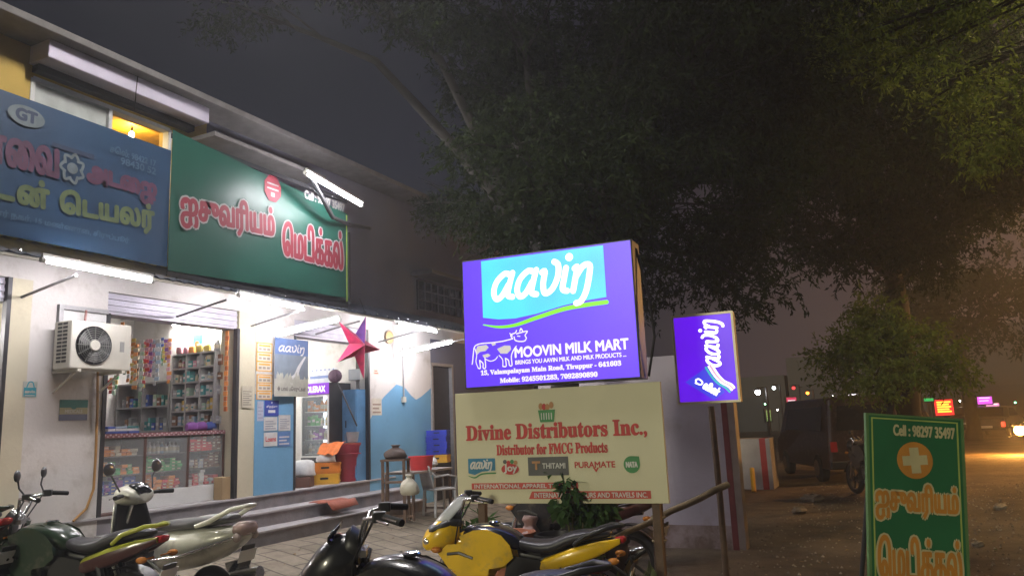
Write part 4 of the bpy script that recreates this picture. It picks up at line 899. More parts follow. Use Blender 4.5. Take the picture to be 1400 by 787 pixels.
# =================================================================== TABLE CORNER BY THE DOOR
A_, B_, C_ = OZ(528, 645, .75), OZ(622, 637, .75), OZ(584, 647, .75)
tx0, tx1, ty0, ty1 = A_.x, -6.90, 10.35, 11.55
tb_ = thing('metal_table', 'worn steel table with a pale top at the end of the steps', 'table', ((tx0+tx1)/2, (ty0+ty1)/2, 0))
mb = MB(); mb.bb((tx0, ty0, .715), (tx1, ty1, .75)); mb.build('tabletop', tone('table_top', (.34, .31, .28)), tb_, world=True, bevel=.004)
for x in (tx0+.04, tx1-.04):
    for y in (ty0+.04, ty1-.04): mb = MB(); mb.bb((x-.018, y-.018, 0), (x+.018, y+.018, .714)); mb.build('leg', M['wood'], tb_, world=True)
for y in (ty0+.04, ty1-.04): mb = MB(); mb.bb((tx0+.06, y-.014, .06), (tx1-.06, y+.014, .09)); mb.build('stretcher', M['wood'], tb_, world=True)
q = OZ(575, 642, .752); mb = MB(); w_ = .19
rg = []
for h_, k in ((0, .84), (.015, .88), (.20, 1.0), (.215, 1.06), (.225, 1.06), (.225, .98), (.03, .82), (.03, .02)):
    rg.append([Vector((q.x+w_*k*(.98)*math.copysign(abs(math.cos(t))**.55, math.cos(t)), q.y+.02+w_*.8*k*math.copysign(abs(math.sin(t))**.55, math.sin(t)), .752+h_)) for t in [2*math.pi*j/28 for j in range(28)]])
mb.loft(rg); tag(mb.build('basin', M['red_plastic'], smooth=True), 'bright red plastic basin on the steel table', 'basin')
q = OZ(590, 633, .752); q = q+Vector((0, .25, 0))
crate('crate', 'yellow crate at the bottom of the blue crate stack', q, .42, .32, .15, M['yellow_plastic'], R_(18), 'stacked crates on the table')
for k in range(4): crate('crate', ['lowest blue crate, resting on the yellow one', 'second blue crate of the stack on the table', 'third blue crate of the stack on the table', 'topmost blue crate of the stack on the table'][k], q+Vector((.01*(k % 2), 0, .152+.118*k)), .40, .31, .115, M['blue_plastic'], R_(18+2*(k % 2)), 'stacked crates on the table')
q = OZ(580, 637, .752)+Vector((.06, .22, 0)); bag('plastic_bag', 'small clear white bag behind the red basin', q, .16, .16, .18, M['white_cloth'])
p_ = DP(541, 650, 12.0); z_ = DP(541, 627, 12.0).z; t = thing('wooden_stand', 'small worn wooden stand at the end of the shop platform', 'stand', (p_.x, p_.y, 0), R_(20))
mb = MB(); mb.bb((-.2, -.17, z_-.03), (.2, .17, z_)); mb.build('top', M['wood'], t)
for x in (-.17, .17):
    for y in (-.14, .14): mb = MB(); mb.bb((x-.02, y-.02, 0), (x+.02, y+.02, z_-.031)); mb.build('leg', M['wood'], t)
mb = MB(); mb.bb((-.19, -.16, z_*.62), (.19, .16, z_*.62+.02)); mb.build('shelf', M['wood'], t)
bag('sack', 'dark brown crumpled sack on the wooden stand', (p_.x, p_.y, z_), .40, .34, .22, tone('dark_sack', (.07, .045, .035), bump=.5), tie=True)
p_ = DP(555, 664, 10.0); mb = MB(); bag('plastic_bag', 'round white carry bag hanging under the table edge', (p_.x-.03, p_.y+.12, p_.z-.13), .28, .24, .27, tone('cream_bag', (.48, .46, .38), bump=.5, bscale=14))
def chair(label, c, rz, m):
    t = thing('plastic_chair', label, 'chair', c, rz); mb = MB(); mb.box((0, 0, .43), (.44, .42, .03)); mb.build('seat', m, t, bevel=.012)
    for x in (-.19, .19):
        for y in (-.18, .18): mb = MB(); mb.tube([(x*1.12, y*1.12, 0), (x, y, .42)], [.022, .028], 8); mb.build('leg', m, t)
    mb = MB(); nb_ = 9; rows = []
    for j in range(6):
        v = j/5; rows.append([Vector((-.20+.40*i/(nb_-1), .20+.09*v-.04*math.cos((i/(nb_-1)-.5)*3), .44+.40*v-.05*abs(i/(nb_-1)-.5)*v)) for i in range(nb_)])
    mb.add([p for r0 in rows for p in r0], [(j*nb_+i, j*nb_+i+1, (j+1)*nb_+i+1, (j+1)*nb_+i) for j in range(5) for i in range(nb_-1)]); o = mb.build('backrest', m, t, smooth=True); o.modifiers.new('thick', 'SOLIDIFY').thickness = .02
    for s_ in (-1, 1): mb = MB(); mb.tube([(s_*.21, -.18, .44), (s_*.24, -.19, .62), (s_*.25, -.02, .66), (s_*.24, .2, .64), (s_*.2, .24, .72)], .018, 8); mb.build('armrest', m, t, smooth=True)
    return t
q = OZ(602, 704, 0); chair('pale moulded plastic chair pulled up behind the white signboard', q, R_(150), tone('chair_grey', (.42, .42, .42)))

# =================================================================== SIGNS ON THE RIGHT
SA = R_(3.55); SO = Vector((-3.432, 5.82, 0)); SR = Vector((math.cos(SA), math.sin(SA), 0)); SN = Vector((math.sin(SA), -math.cos(SA), 0))
GZ = -.20
dv = thing('signboard', 'cream distributor signboard with red lettering standing on two posts', 'signboard', SO+Vector((0, 0, GZ)), SA)
W, z0, z1 = 1.815, .79-GZ, 1.723-GZ; H_ = z1-z0
M['sign_cream'] = mat('sign_cream', (.60, .57, .38), .55, var=.06, scale=2, stain=((.40, .36, .24), 3, .6, .4))
DI = [tone('sign_red', (.48, .035, .03)), tone('sign_green', (.05, .24, .07)), tone('sign_blue', (.03, .20, .33)), tone('sign_white', (.62, .62, .58)), tone('sign_dark', (.09, .09, .085)), tone('sign_strip_red', (.52, .07, .05)), tone('sign_orange', (.45, .22, .08))]
mb = MB(); mb.bb((0, 0, z0), (W, .035, z1)); mb.build('panel', M['sign_cream'], dv, bevel=.004)
mb = MB(); fx_ = lambda x: W*x; fz_ = lambda v: z1-H_*v
def bold_serif(s_):
    o = ''
    for c in s_:
        if 'A' <= c <= 'Z': o += chr(0x1D400+ord(c)-65)
        elif 'a' <= c <= 'z': o += chr(0x1D41A+ord(c)-97)
        elif '0' <= c <= '9': o += chr(0x1D7CE+ord(c)-48)
        else: o += c
    return o
text(mb, bold_serif('Divine Distributors Inc.,'), fx_(.055), fz_(.455), fx_(.925), fz_(.305), -.002, 0, .005)
text(mb, bold_serif('Distributor for FMCG Products'), fx_(.21), fz_(.575), fx_(.745), fz_(.485), -.002, 0, .003)
bx0, bz = fx_(.468), fz_(.19)                                              # little green basket of goods
mb.prism([(bx0-.075, bz), (bx0+.075, bz), (bx0+.06, bz-.10), (bx0-.06, bz-.10)], -.004, -.002, 1)
for k in range(5): mb.rect(bx0-.05+.022*k, bz-.08, bx0-.042+.022*k, bz-.025, -.005, 3)
for k, (dx, h_) in enumerate(((-.05, .06), (-.02, .05), (.01, .045), (.045, .075))): mb.disc(bx0+dx, bz+h_*.5, .028, -.003-.0002*k, [6, 0, 6, 6][k], 14, .7)
x0, x1, za, zb = fx_(.06), fx_(.20), fz_(.60), fz_(.73)                     # blue wordmark flag
mb.add([(x0, -.002, za), (x0, -.002, zb), (x0+.06, -.002, zb-.015), (x0+.13, -.002, zb+.012), (x1, -.002, zb+.02), (x1, -.002, za)], [(0, 1, 2, 3, 4, 5)], 2)
aavin(mb, x0+.02, zb+.035, x1-.03, .055, -.004, 3, wd=.26); mb.stroke([(x0, zb-.022), (x0+.06, zb-.038), (x0+.13, zb-.008), (x1, zb-.002)], [.004, .012, .012, .012], -.003, 1)
mb.disc(fx_(.275), fz_(.70), .045, -.002, 0, 24, 1.8); text(mb, 'Joy', fx_(.245), fz_(.735), fx_(.31), fz_(.66), -.004, 3, .003)
for k in range(4): mb.disc(fx_(.25+.018*k), fz_(.635+.008*(k % 2)), .018, -.003-.0002*k, [4, 0, 1, 6][k], 12)
mb.rect(fx_(.365), fz_(.76), fx_(.56), fz_(.60), -.002, 4); text(mb, 'THITAMI', fx_(.435), fz_(.70), fx_(.545), fz_(.655), -.004, 3, .001); mb.rect(fx_(.385), fz_(.655), fx_(.425), fz_(.635), -.004, 6); mb.rect(fx_(.40), fz_(.71), fx_(.41), fz_(.655), -.0045, 6)
text(mb, 'PURAMATE', fx_(.59), fz_(.70), fx_(.775), fz_(.65), -.002, 0, .002); text(mb, 'v', fx_(.675), fz_(.735), fx_(.70), fz_(.70), -.002, 0, .002)
rx, rz_ = fx_(.85), fz_(.68); mb.add([(rx+.062, -.002, rz_+.062)]+[(rx+.066*math.cos(t), -.002, rz_+.066*math.sin(t)) for t in [math.pi/2+k*(1.5*math.pi)/20 for k in range(21)]], [tuple(range(22))], 1); text(mb, 'NATA', rx-.045, rz_-.02, rx+.045, rz_+.02, -.004, 3, .003)
mb.rect(fx_(.075), fz_(.875), fx_(.60), fz_(.82), -.002, 5); text(mb, 'INTERNATIONAL APPAREL TRADERS', fx_(.09), fz_(.866), fx_(.585), fz_(.831), -.004, 3, .001)
mb.add([(fx_(.362), -.002, fz_(.96)), (fx_(.925), -.002, fz_(.96)), (fx_(.925), -.002, fz_(.895)), (fx_(.378), -.002, fz_(.895))], [(0, 1, 2, 3)], 5); text(mb, 'INTERNATIONAL TOURS AND TRAVELS INC.', fx_(.39), fz_(.949), fx_(.91), fz_(.908), -.004, 3, .001)
mb.build('lettering', DI, dv)
for x in (.20, 1.70): mb = MB(); mb.bb((x-.03, .037, 0), (x+.03, .10, z1-.05)); mb.build('post', M['wood'], dv)
# purple backlit box above
lb = thing('lightbox_sign', 'glowing purple milk shop lightbox mounted above the cream signboard', 'lightbox sign', SO+Vector((0, 0, 1.757)), SA)
X0, X1, H_ = .12, 1.675, 1.137
M['lb_purple'] = emat('lightbox_purple', (.082, .014, .80), 1.25, (.05, .02, .3), .22, 1.1)
M['lb_cyan'] = emat('lightbox_cyan', (.03, .52, .98), 1.35, (.05, .25, .5), .22, 1.6)
M['lb_white'] = emat('lightbox_white', (1.0, .98, 1.0), 1.7); M['lb_green'] = emat('lightbox_green', (.20, .85, .01), 1.0); M['lb_dim'] = emat('lightbox_lettering', (.86, .80, .96), 1.0)
mb = MB(); mb.bb((X0, -.03, 0), (X1, .22, H_)); mb.build('casing', M['dark_metal'], lb, bevel=.006)
mb = MB(); U = lambda u: X0+(X1-X0)*u; V = lambda v: H_*(1-v)
mb.rect(X0+.012, .012, X1-.012, H_-.012, -.033, 0)
top_e = [(.125, .022), (.845, .022)]; wave = [(.845, .405), (.72, .415), (.60, .435), (.45, .475), (.32, .495), (.22, .49), (.125, .465)]
mb.add([(U(u), -.035, V(v)) for u, v in top_e+wave], [tuple(range(9))], 1)
aavin(mb, U(.18), V(.345), U(.765), H_*.205, -.037, 2, wd=.215, shear=.2)
mb.stroke([(U(.125), V(.52)), (U(.22), V(.548)), (U(.32), V(.545)), (U(.45), V(.505)), (U(.60), V(.462)), (U(.72), V(.448)), (U(.845), V(.442))], [.008, .022, .028, .034, .036, .036, .036], -.036, 3)
text(mb, 'MOOVIN MILK MART', U(.31), V(.79), U(.945), V(.715), -.036, 4, .004)
text(mb, 'BRINGS YOU AAVIN MILK AND MILK PRODUCTS ...', U(.31), V(.842), U(.93), V(.812), -.036, 4, .0015)
text(mb, bold_serif('15, Valampalayam Main Road, Tiruppur - 641603'), U(.10), V(.912), U(.90), V(.868), -.036, 4, .002)
text(mb, bold_serif('Mobile: 9245501283, 7092890890'), U(.215), V(.975), U(.77), V(.935), -.036, 4, .002)
cw = .010                                                                    # line drawing of a cow
def cs(p, w_=cw, cl=False): mb.stroke([(U(a), V(.575+(b-.575)*.84)) for a, b in p], w_, cs.y, 4, cl, 4); cs.y -= .0003
cs.y = -.036
cs([(.30, .66), (.24, .675), (.17, .68), (.105, .68), (.068, .70), (.058, .76), (.052, .83), (.048, .86)]); cs([(.068, .72), (.078, .78), (.072, .84), (.085, .90)], .008)
cs([(.085, .90), (.098, .90), (.095, .83)]); cs([(.095, .83), (.115, .86), (.115, .90), (.13, .90), (.128, .80)]); cs([(.128, .82), (.16, .845), (.19, .835), (.205, .81)], .008)
cs([(.235, .90), (.255, .90), (.252, .83)]); cs([(.252, .83), (.27, .85), (.275, .895), (.29, .895), (.288, .82), (.30, .77), (.32, .73)]); cs([(.235, .90), (.235, .84), (.215, .80)], .008)
cs([(.30, .66), (.29, .625), (.318, .61), (.325, .59)]); cs([(.285, .61), (.30, .635)], .008); cs([(.345, .60), (.352, .575), (.362, .60)]); cs([(.325, .62), (.36, .61), (.39, .605), (.375, .64), (.382, .665), (.37, .69), (.34, .69), (.315, .675), (.31, .645)]); cs([(.33, .64), (.345, .645)], .008)
def blot(pts): mb.add([(U(a), cs.y, V(.575+(b-.575)*.84)) for a, b in pts], [tuple(range(len(pts)))], 5); cs.y -= .0003
blot([(.085, .70), (.14, .695), (.155, .72), (.135, .75), (.10, .755), (.08, .78), (.075, .74)]); blot([(.115, .785), (.15, .775), (.165, .795), (.145, .81), (.12, .805)])
blot([(.205, .74), (.25, .715), (.285, .72), (.29, .755), (.265, .79), (.225, .785)]); blot([(.17, .69), (.195, .685), (.20, .70), (.18, .71)])
mb.build('lit_face', [M['lb_purple'], M['lb_cyan'], M['lb_white'], M['lb_green'], M['lb_dim'], emat('lightbox_cow_patch', (.60, .56, .55), .9)], lb)
mb = MB(); mb.tube([(X1+.0, .1, H_*.95), (X1+.07, .15, H_*.6), (X1+.09, .16, H_*.3), (X1+.02, .15, .02)], .012, 6); mb.build('power_cable', M['black_plastic'], lb)
# small upright box on its own pole
sp = thing('lightbox_sign', 'small upright purple lightbox with sideways white wordmark on a leaning pole', 'lightbox sign', (-1.89, 7.52, 1.557), SA)
W, H_ = .600, .88
mb = MB(); mb.bb((0, 0, 0), (W, .14, H_)); mb.build('casing', tone('box_cream', (.42, .38, .28), rough=.5), sp, bevel=.004)
mb = MB()
for q in (((0, -.014, 0), (W, -.001, .022)), ((0, -.014, H_-.022), (W, -.001, H_)), ((0, -.0138, .023), (.022, -.001, H_-.023)), ((W-.022, -.0138, .023), (W, -.001, H_-.023))): mb.bb(*q)
mb.build('frame', tone('box_frame', (.55, .50, .36), rough=.4, metal=.3), sp)
M['sb_purple'] = emat('small_box_purple', (.135, .006, .86), .92, (.05, .02, .3), .1, 3); M['sb_blue'] = emat('small_box_blue', (.06, .06, .80), .95)
mb = MB(); mb.rect(.023, .023, W-.023, H_-.023, -.004, 0)
lt = MB(); aavin(lt, 0, 0, .50, .130, 0, 0, wd=.23, shear=.16)
mb.add([(.445-q[2], -.008+q[1]*.5, .345+q[0]*.92) for q in lt.v], [tuple(reversed(f)) for f in lt.f], 1)
mb.add([(.30, -.006, .345), (.09, -.006, .215), (.35, -.006, .03), (.46, -.006, .10), (.40, -.006, .19)], [(0, 1, 2, 3, 4)], 2)
for k, (m_, off) in enumerate(((3, 0), (1, .026), (4, .046), (1, .062))):
    mb.stroke([(.30+off, .345+off*.4), (.345+off, .26+off*.3), (.40+off, .19+off*.3), (.47+off*.9, .14+off*.5), (.505+off*.75, .10+off*.6)], .020 if m_ != 1 else .016, -.007-.0005*k, m_)
lt = MB(); text(lt, 'ஆவின்', 0, 0, .27, .085, 0, 0, .004); ca, sa = math.cos(R_(-33)), math.sin(R_(-33))
lt = MB(); textq(lt, 'வின்', [(.10, 0), (.26, 0), (.26, .085), (.10, .085)], 0, 0, .004); lt.stroke([(.02, .01), (.07, .02), (.075, .05), (.03, .06), (.01, .035), (.03, .015)], .014, 0, 0)
mb.add([(.165+q[0]*ca-q[2]*sa, -.008+q[1]*.5, .205+q[0]*sa+q[2]*ca) for q in lt.v], lt.f, 1)
mb.build('lit_face', [M['sb_purple'], M['lb_white'], M['sb_blue'], emat('stripe_teal', (.05, .55, .60), .9), emat('stripe_rose', (.9, .55, .70), .9)], sp)
pt = OY(972, 555, 7.56); pb2 = OY(995, 812, 7.62); lp = [sp.matrix_basis.inverted() @ q for q in (pt, pb2)]
mb = MB(); mb.tube([lp[0], lp[0].lerp(lp[1], .5)+Vector((.008, 0, 0)), lp[1]], .030, 10); mb.build('pole', M['wood'], sp)
# bamboo brace, extra post
b0, b1 = OY(995, 662, 7.46), OY(835, 738, 6.4)
tag((lambda m_: (m_.tube([b0+(b1-b0)*k/8+Vector((0, 0, .006*math.sin(2*k))) for k in range(9)], [.032-.001*k for k in range(9)], 10), m_)[1])(MB()).build('bamboo_pole', M['bamboo'], smooth=True), 'slanting bamboo pole tied between the wooden post and the sign pole', 'pole')
p0, p1 = OY(899, 690, 6.55), OY(906, 830, 6.5)
wp = thing('wooden_post', 'short rough wooden post under the right end of the cream signboard', 'post', p1)
mb = MB(); mb.tube([p1, p0+Vector((0, 0, .02))], [.055, .045], 10); mb.build('shaft', M['wood'], wp, world=True, smooth=True)
mb = MB(); mb.lathe([(.06, -.012), (.066, 0), (.06, .012)], p0.lerp(p1, .12), n=14, closed=True); mb.lathe([(.06, -.012), (.066, 0), (.06, .012)], p0.lerp(p1, .35), n=14, closed=True); mb.build('rope_tie', tone('rope', (.30, .24, .15), bump=.5), wp, world=True)

# compound wall with maroon edge, far striped pillar
we = OZ(1021, 751, GZ); wz = OY(900, 487, we.y).z
cw_ = thing('compound_wall', 'pale lilac plastered compound wall with a maroon painted edge', 'wall', (we.x-1.5, we.y, GZ))
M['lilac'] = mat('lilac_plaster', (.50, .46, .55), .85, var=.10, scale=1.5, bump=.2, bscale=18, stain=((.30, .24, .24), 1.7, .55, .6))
mb = MB(); mb.bb((we.x-2.7, we.y+.0, GZ-.2), (we.x-.16, we.y+.22, wz)); mb.build('panel', M['lilac'], cw_, world=True)
mb = MB(); mb.bb((we.x-.159, we.y-.004, GZ-.2), (we.x-.085, we.y+.224, wz)); mb.build('painted_stripe', M['maroon'], cw_, world=True)
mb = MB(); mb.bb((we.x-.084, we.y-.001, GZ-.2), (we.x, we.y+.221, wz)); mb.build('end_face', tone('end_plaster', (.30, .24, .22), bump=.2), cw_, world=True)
mb = MB(); mb.bb((we.x-2.7, we.y-.002, GZ-.2), (we.x-.16, we.y-.001, GZ+.28)); mb.build('splash_band', tone('mud_splash', (.20, .14, .12), stain=((.42, .34, .36), 2.5, .45, .8)), cw_, world=True)
a, b = OZ(1024, 668, GZ), OZ(1064, 664, GZ); zt = OY(1045, 599, a.y).z
gp = thing('gate_pillar', 'distant whitewashed wall end with a red painted stripe', 'gate pillar', a)
mb = MB(); mb.bb((a.x-.3, a.y, GZ-.1), (b.x-.22, a.y+.8, zt)); mb.build('panel', tone('dirty_white', (.42, .38, .38), bump=.2, stain=((.2, .17, .16), 3, .5, .6)), gp, world=True)
mb = MB(); mb.bb((b.x-.219, a.y-.002, GZ-.1), (b.x-.09, a.y+.8, zt)); mb.build('painted_stripe', tone('sign_red2', (.42, .03, .03)), gp, world=True)
mb = MB(); mb.bb((b.x-.089, a.y, GZ-.1), (b.x, a.y+.8, zt)); mb.build('end_face', tone('dirty_white', (.42, .38, .38)), gp, world=True)
q0, q1 = OZ(1034, 670, GZ), OY(1028, 640, a.y-.3); o = MB(); o.tube([q0+Vector((0, -.3, 0)), q1], .05, 8); tag(o.build('bent_pipe', M['yellow_plastic']), 'short yellow pipe stub leaning on the striped wall end', 'pipe')

# green standing board of the medical shop
c = [DP(px, py, 4.6) for px, py in ((1187, 567), (1312, 575))]; n_ = Vector((c[1].y-c[0].y, c[0].x-c[1].x, 0))
for px, py in ((1318, 787), (1192, 787)): k = Vector(ray(px, py)); c.append(Vector(CAM)+k*((c[0]-Vector(CAM)).dot(n_)/k.dot(n_)))
gdir = (c[1]-c[0]); ga = math.atan2(gdir.y, gdir.x); gW = gdir.length; gl_ = R_(4.2)
tl_ = c[0]; gb = thing('standing_board', 'narrow green medical shop board with orange cross and Tamil lettering', 'standing board', Vector((tl_.x, tl_.y, GZ)), ga)
inv = gb.matrix_basis.inverted(); L4 = [inv @ q for q in c]
gH = 1.04; lean = (L4[0].x-L4[3].x)/(L4[0].z-L4[3].z); zt = L4[0].z; slope = (L4[1].z-L4[0].z)/gW
def bpnt(u, v, y=0): z = -gH*v; return (u*gW+lean*z+.0, y, zt+z+slope*u*gW)
mb = MB(); vs = [bpnt(u, v, y) for y in (0, .02) for u, v in ((0, 0), (1, 0), (1, 1), (0, 1))]; mb.add(vs, [(0, 3, 2, 1), (4, 5, 6, 7), (0, 1, 5, 4), (1, 2, 6, 5), (2, 3, 7, 6), (3, 0, 4, 7)])
mb.build('panel', mat('board_green', (.018, .13, .05), .5, var=.2, scale=3), gb)
GI = [tone('board_orange', (.52, .22, .03), var=.2), tone('board_pale', (.50, .44, .24)), tone('board_lime', (.34, .42, .10))]
mb = MB(); BQ = lambda u0, v0, u1, v1: [bpnt(u0, v1)[::2], bpnt(u1, v1)[::2], bpnt(u1, v0)[::2], bpnt(u0, v0)[::2]]
textq(mb, 'Cell : 98297 35497', BQ(.27, .045, .93, .105), -.003, 1, .003)
cx, _, cz = bpnt(.49, .24); mb.disc(cx, cz, .108, -.003, 0, 32)
for wv, hv in ((.075, .028), (.028, .075)): mb.rect(cx-wv, cz-hv, cx+wv, cz+hv, -.005 if wv > hv else -.0055, 1)
textq(mb, 'ஐசுவரியம்', BQ(.06, .375, .93, .575), -.006, 0, .006, out=(1, .017)); textq(mb, '\u0bc6மடிக்கல்', BQ(.07, .665, .94, .895), -.006, 0, .006, out=(1, .017))
mb.build('lettering', GI, gb)
mb = MB()
for u0, u1, v0, v1, mm in ((-.03, .0, -.012, 1.01, 0), (1.0, 1.03, -.012, 1.01, 0), (0, 1, -.012, .0, 0), (.03, .045, .01, .99, 1), (.955, .97, .01, .99, 1), (.045, .955, .01, .018, 1)):
    y = -.006 if mm == 0 else -.004; q = [bpnt(u0, v1, y), bpnt(u1, v1, y), bpnt(u1, v0, y), bpnt(u0, v0, y)]; k = [(p[0], .022 if mm == 0 else .001, p[2]) for p in q]
    mb.add(q+k, [(0, 1, 2, 3), (7, 6, 5, 4), (0, 4, 5, 1), (1, 5, 6, 2), (2, 6, 7, 3), (3, 7, 4, 0)], mm)
mb.build('frame', [tone('frame_green', (.10, .20, .07)), GI[2]], gb)
for u in (.06, .94): q = bpnt(u, 1.0, .03); mb = MB(); mb.tube([q, (q[0]-lean*.1, .03, .0)], .016, 8); mb.tube([bpnt(u, .1, .03), (q[0], .45, 0)], .014, 8); mb.build('leg', M['dark_metal'], gb)

# =================================================================== TWO WHEELERS
def wheel(name, t, x, rr, wd, hub, spokes=5, y=0):
    mb = MB(); k = rr-.075
    prof = [(k, -wd*.36), (k+.02, -wd*.5), (rr-.02, -wd*.46), (rr, -wd*.2), (rr, wd*.2), (rr-.02, wd*.46), (k+.02, wd*.5), (k, wd*.36)]
    mb.lathe(prof, (x, y, rr), 'Y', 36, closed=True); w_ = mb.build(name, M['rubber'], t, smooth=True)
    mb = MB(); mb.lathe([(k-.015, -wd*.38), (k+.004, -wd*.40), (k+.004, wd*.40), (k-.015, wd*.38), (k-.02, 0)], (x, y, rr), 'Y', 32, closed=True); mb.lathe([(.001, -wd*.6), (.05, -wd*.6), (.05, wd*.6), (.001, wd*.6)], (x, y, rr), 'Y', 18)
    for j in range(spokes):
        a_ = 2*math.pi*j/spokes; mb.tube([(x+.04*math.cos(a_), y, rr+.04*math.sin(a_)), (x+(k-.01)*math.cos(a_), y, rr+(k-.01)*math.sin(a_))], [.018, .013], 6)
    mb.build('rim', hub, w_, smooth=True); return w_
def rotz(pts, c, a_):
    ca, sa = math.cos(a_), math.sin(a_); return [(c+(p[0]-c)*ca-p[1]*sa, (p[0]-c)*sa+p[1]*ca, p[2]) for p in pts]
def plate(t, x, z, tilt, m='white_paint', txt=None):
    mb = MB(); mb.box((x, 0, z), (.006, .20, .10), ry=tilt); o = mb.build('number_plate', M[m], t)
    mb = MB(); mb.box((x+.012, 0, z), (.012, .15, .18), ry=tilt); mb.build('rear_mudguard', M['black_plastic'], t)
UPB = .125
def motorbike(label, loc, head, paint, tailp, tankp, cowl='sport', steer=.35, mirror=True, seatm='seat_vinyl', group='parked two wheelers', visor=True):
    t = thing('motorbike', label, 'motorbike', loc, R_(head), group)
    wheel('front_wheel', t, .67, .30, .10, M['dark_metal']); wheel('rear_wheel', t, -.65, .30, .12, M['dark_metal'])
    D, B = M['dark_metal'], M['black_plastic']
    for s_ in (-1, 1):
        mb = MB(); mb.tube([(.67, s_*.085, .30), (.52, s_*.085, .72), (.42, s_*.085, 1.0)], [.03, .028, .022], 10); mb.build('fork', M['steel'], t, smooth=True)
    mb = MB(); arc = [(.67+.335*math.cos(a_), .30+.335*math.sin(a_)) for a_ in [R_(20+14*k) for k in range(11)]]
    mb.loft([[Vector((x, y, z+(.0 if abs(y) < .05 else -.03))) for y in (-.065, -.04, 0, .04, .065)]+[Vector((x*.985+.01, y, z-.012)) for y in (.05, 0, -.05)] for x, z in arc]); mb.build('front_mudguard', paint, t, smooth=True)
    mb = MB(); mb.sec([(-.14, 0, .40, .10, .08), (-.10, 0, .41, .14, .14), (.12, 0, .40, .14, .15), (.20, 0, .38, .09, .10)], 16)
    for k in range(6): mb.box((.16+.018*k, 0, .50+.022*k), (.20, .22, .009), ry=-.7)
    mb.build('engine', tone('engine_grey', (.13, .13, .13), metal=.6, rough=.4), t)
    mb = MB(); mb.tube([(.26, -.06, .46), (.33, -.10, .30), (.18, -.14, .18), (-.2, -.15, .20), (-.40, -.16, .27)], .020, 8); mb.tube([(-.38, -.165, .26), (-.5, -.17, .30), (-.85, -.18, .42)], [.03, .05, .048], 12); mb.build('exhaust', M['steel'], t, smooth=True)
    mb = MB(); mb.tube([(.42, 0, .92), (.1, 0, .74), (-.3, 0, .70), (-.8, 0, .76)], .028, 8)
    for s_ in (-1, 1): mb.tube([(.40, s_*.03, .85), (.28, s_*.05, .5), (.2, s_*.06, .24), (-.2, s_*.12, .26)], .02, 8); mb.tube([(-.18, s_*.09, .34), (-.65, s_*.09, .30)], .025, 8); mb.tube([(-.58, s_*.12, .34), (-.46, s_*.12, .70)], .028, 8)
    mb.build('frame', D, t)
    mb = MB(); mb.sec([(.40, 0, .86, .05, .05), (.34, 0, .885, .12, .085), (.22, 0, .89, .16, .105), (.06, 0, .875, .165, .105), (-.08, 0, .845, .13, .085), (-.16, 0, .815, .10, .045)], 22); tk = mb.build('fuel_tank', tankp, t, smooth=True); ss = tk.modifiers.new('s', 'SUBSURF'); ss.levels = ss.render_levels = 1
    mb = MB(); mb.lathe([(.045, 0), (.05, .012), (.04, .02), (.001, .022)], (.10, 0, .985), n=18); mb.build('filler_cap', M['chrome'], tk)
    for s_ in (-1, 1):                                                                  # tank side cladding and belly scoop
        def slab(o, y0, y1, nm, m_):
            mb = MB(); n = len(o); a_ = [(p[0], s_*y0, p[1]) for p in o]; cx = sum(p[0] for p in o)/n; cz = sum(p[1] for p in o)/n
            b_ = [(cx+(p[0]-cx)*.88, s_*y1, cz+(p[1]-cz)*.84) for p in o]
            mb.add(a_+b_, [tuple(range(n)), tuple(range(2*n-1, n-1, -1))]+[(j, (j+1) % n, n+(j+1) % n, n+j) for j in range(n)]); ob = mb.build(nm, m_, t, smooth=True, bevel=.03); ob.modifiers['bevel'].segments = 4; ob.modifiers['bevel'].limit_method = 'NONE'; return ob
        slab([(.34, .90), (.24, .94), (.12, .95), (.0, .90), (-.07, .82), (-.09, .74), (-.02, .68), (.12, .655), (.26, .71)], .09, .178, 'tank_shroud', paint)
        slab([(.53, .775), (.47, .825), (.34, .83), (.20, .76), (.10, .69), (.12, .62), (.30, .605), (.45, .67)], .09, .165, 'side_scoop', paint)
        slab([(.44, .60), (.30, .605), (.14, .60), (.18, .545), (.34, .53)], .08, .15, 'side_scoop', paint)
        mb = MB(); mb.tube([(.46, s_*.168, .765), (.36, s_*.176, .775), (.24, s_*.178, .735)], .012, 6); mb.build('vent_slot', B, t)
        slab([(-.06, .74), (-.30, .70), (-.38, .56), (-.14, .50), (-.02, .58)], .06, .14, 'side_panel', B)
        mb = MB(); mb.sec([(-.26, s_*.105, .64, .02, .03), (-.34, s_*.12, .67, .032, .062), (-.56, s_*.12, .735, .034, .070), (-.78, s_*.10, .80, .030, .055), (-.94, s_*.06, .85, .015, .022)], 14)
        if cowl == 'naked': mb.m = [0 if (fi % 14) in (1, 2, 3, 4, 5) else 1 for fi in range(len(mb.f))]
        mb.build('tail_fairing', [tailp, paintm('paint_maroon', (.07, .018, .018))], t, smooth=True)
        mb = MB(); mb.tube([(-.58, s_*.12, .83), (-.68, s_*.14, .90), (-.86, s_*.11, .955), (-.95, s_*.05, .96), (-.97, 0, .96)], [.016, .018, .018, .016, .014], 8); mb.build('grab_rail', tailp if cowl == 'naked' else B, t, smooth=True)
        for x_, z_ in ((-.90, .72), (.55, .80)):
            mb = MB(); mb.tube([(x_, s_*.04, z_), (x_, s_*.15, z_)], .008, 6); mb.ball((x_, s_*.18, z_), .032, 10, sq=(1.4, 1, .8)); mb.build('indicator', tone('amber_lens', (.55, .20, .03), rough=.2), t, smooth=True)
        mb = MB(); mb.tube([(-.02, s_*.16, .33), (-.02, s_*.27, .33)], .014, 8); mb.tube([(-.42, s_*.14, .40), (-.42, s_*.24, .41)], .014, 8); mb.build('footrest', B, t)
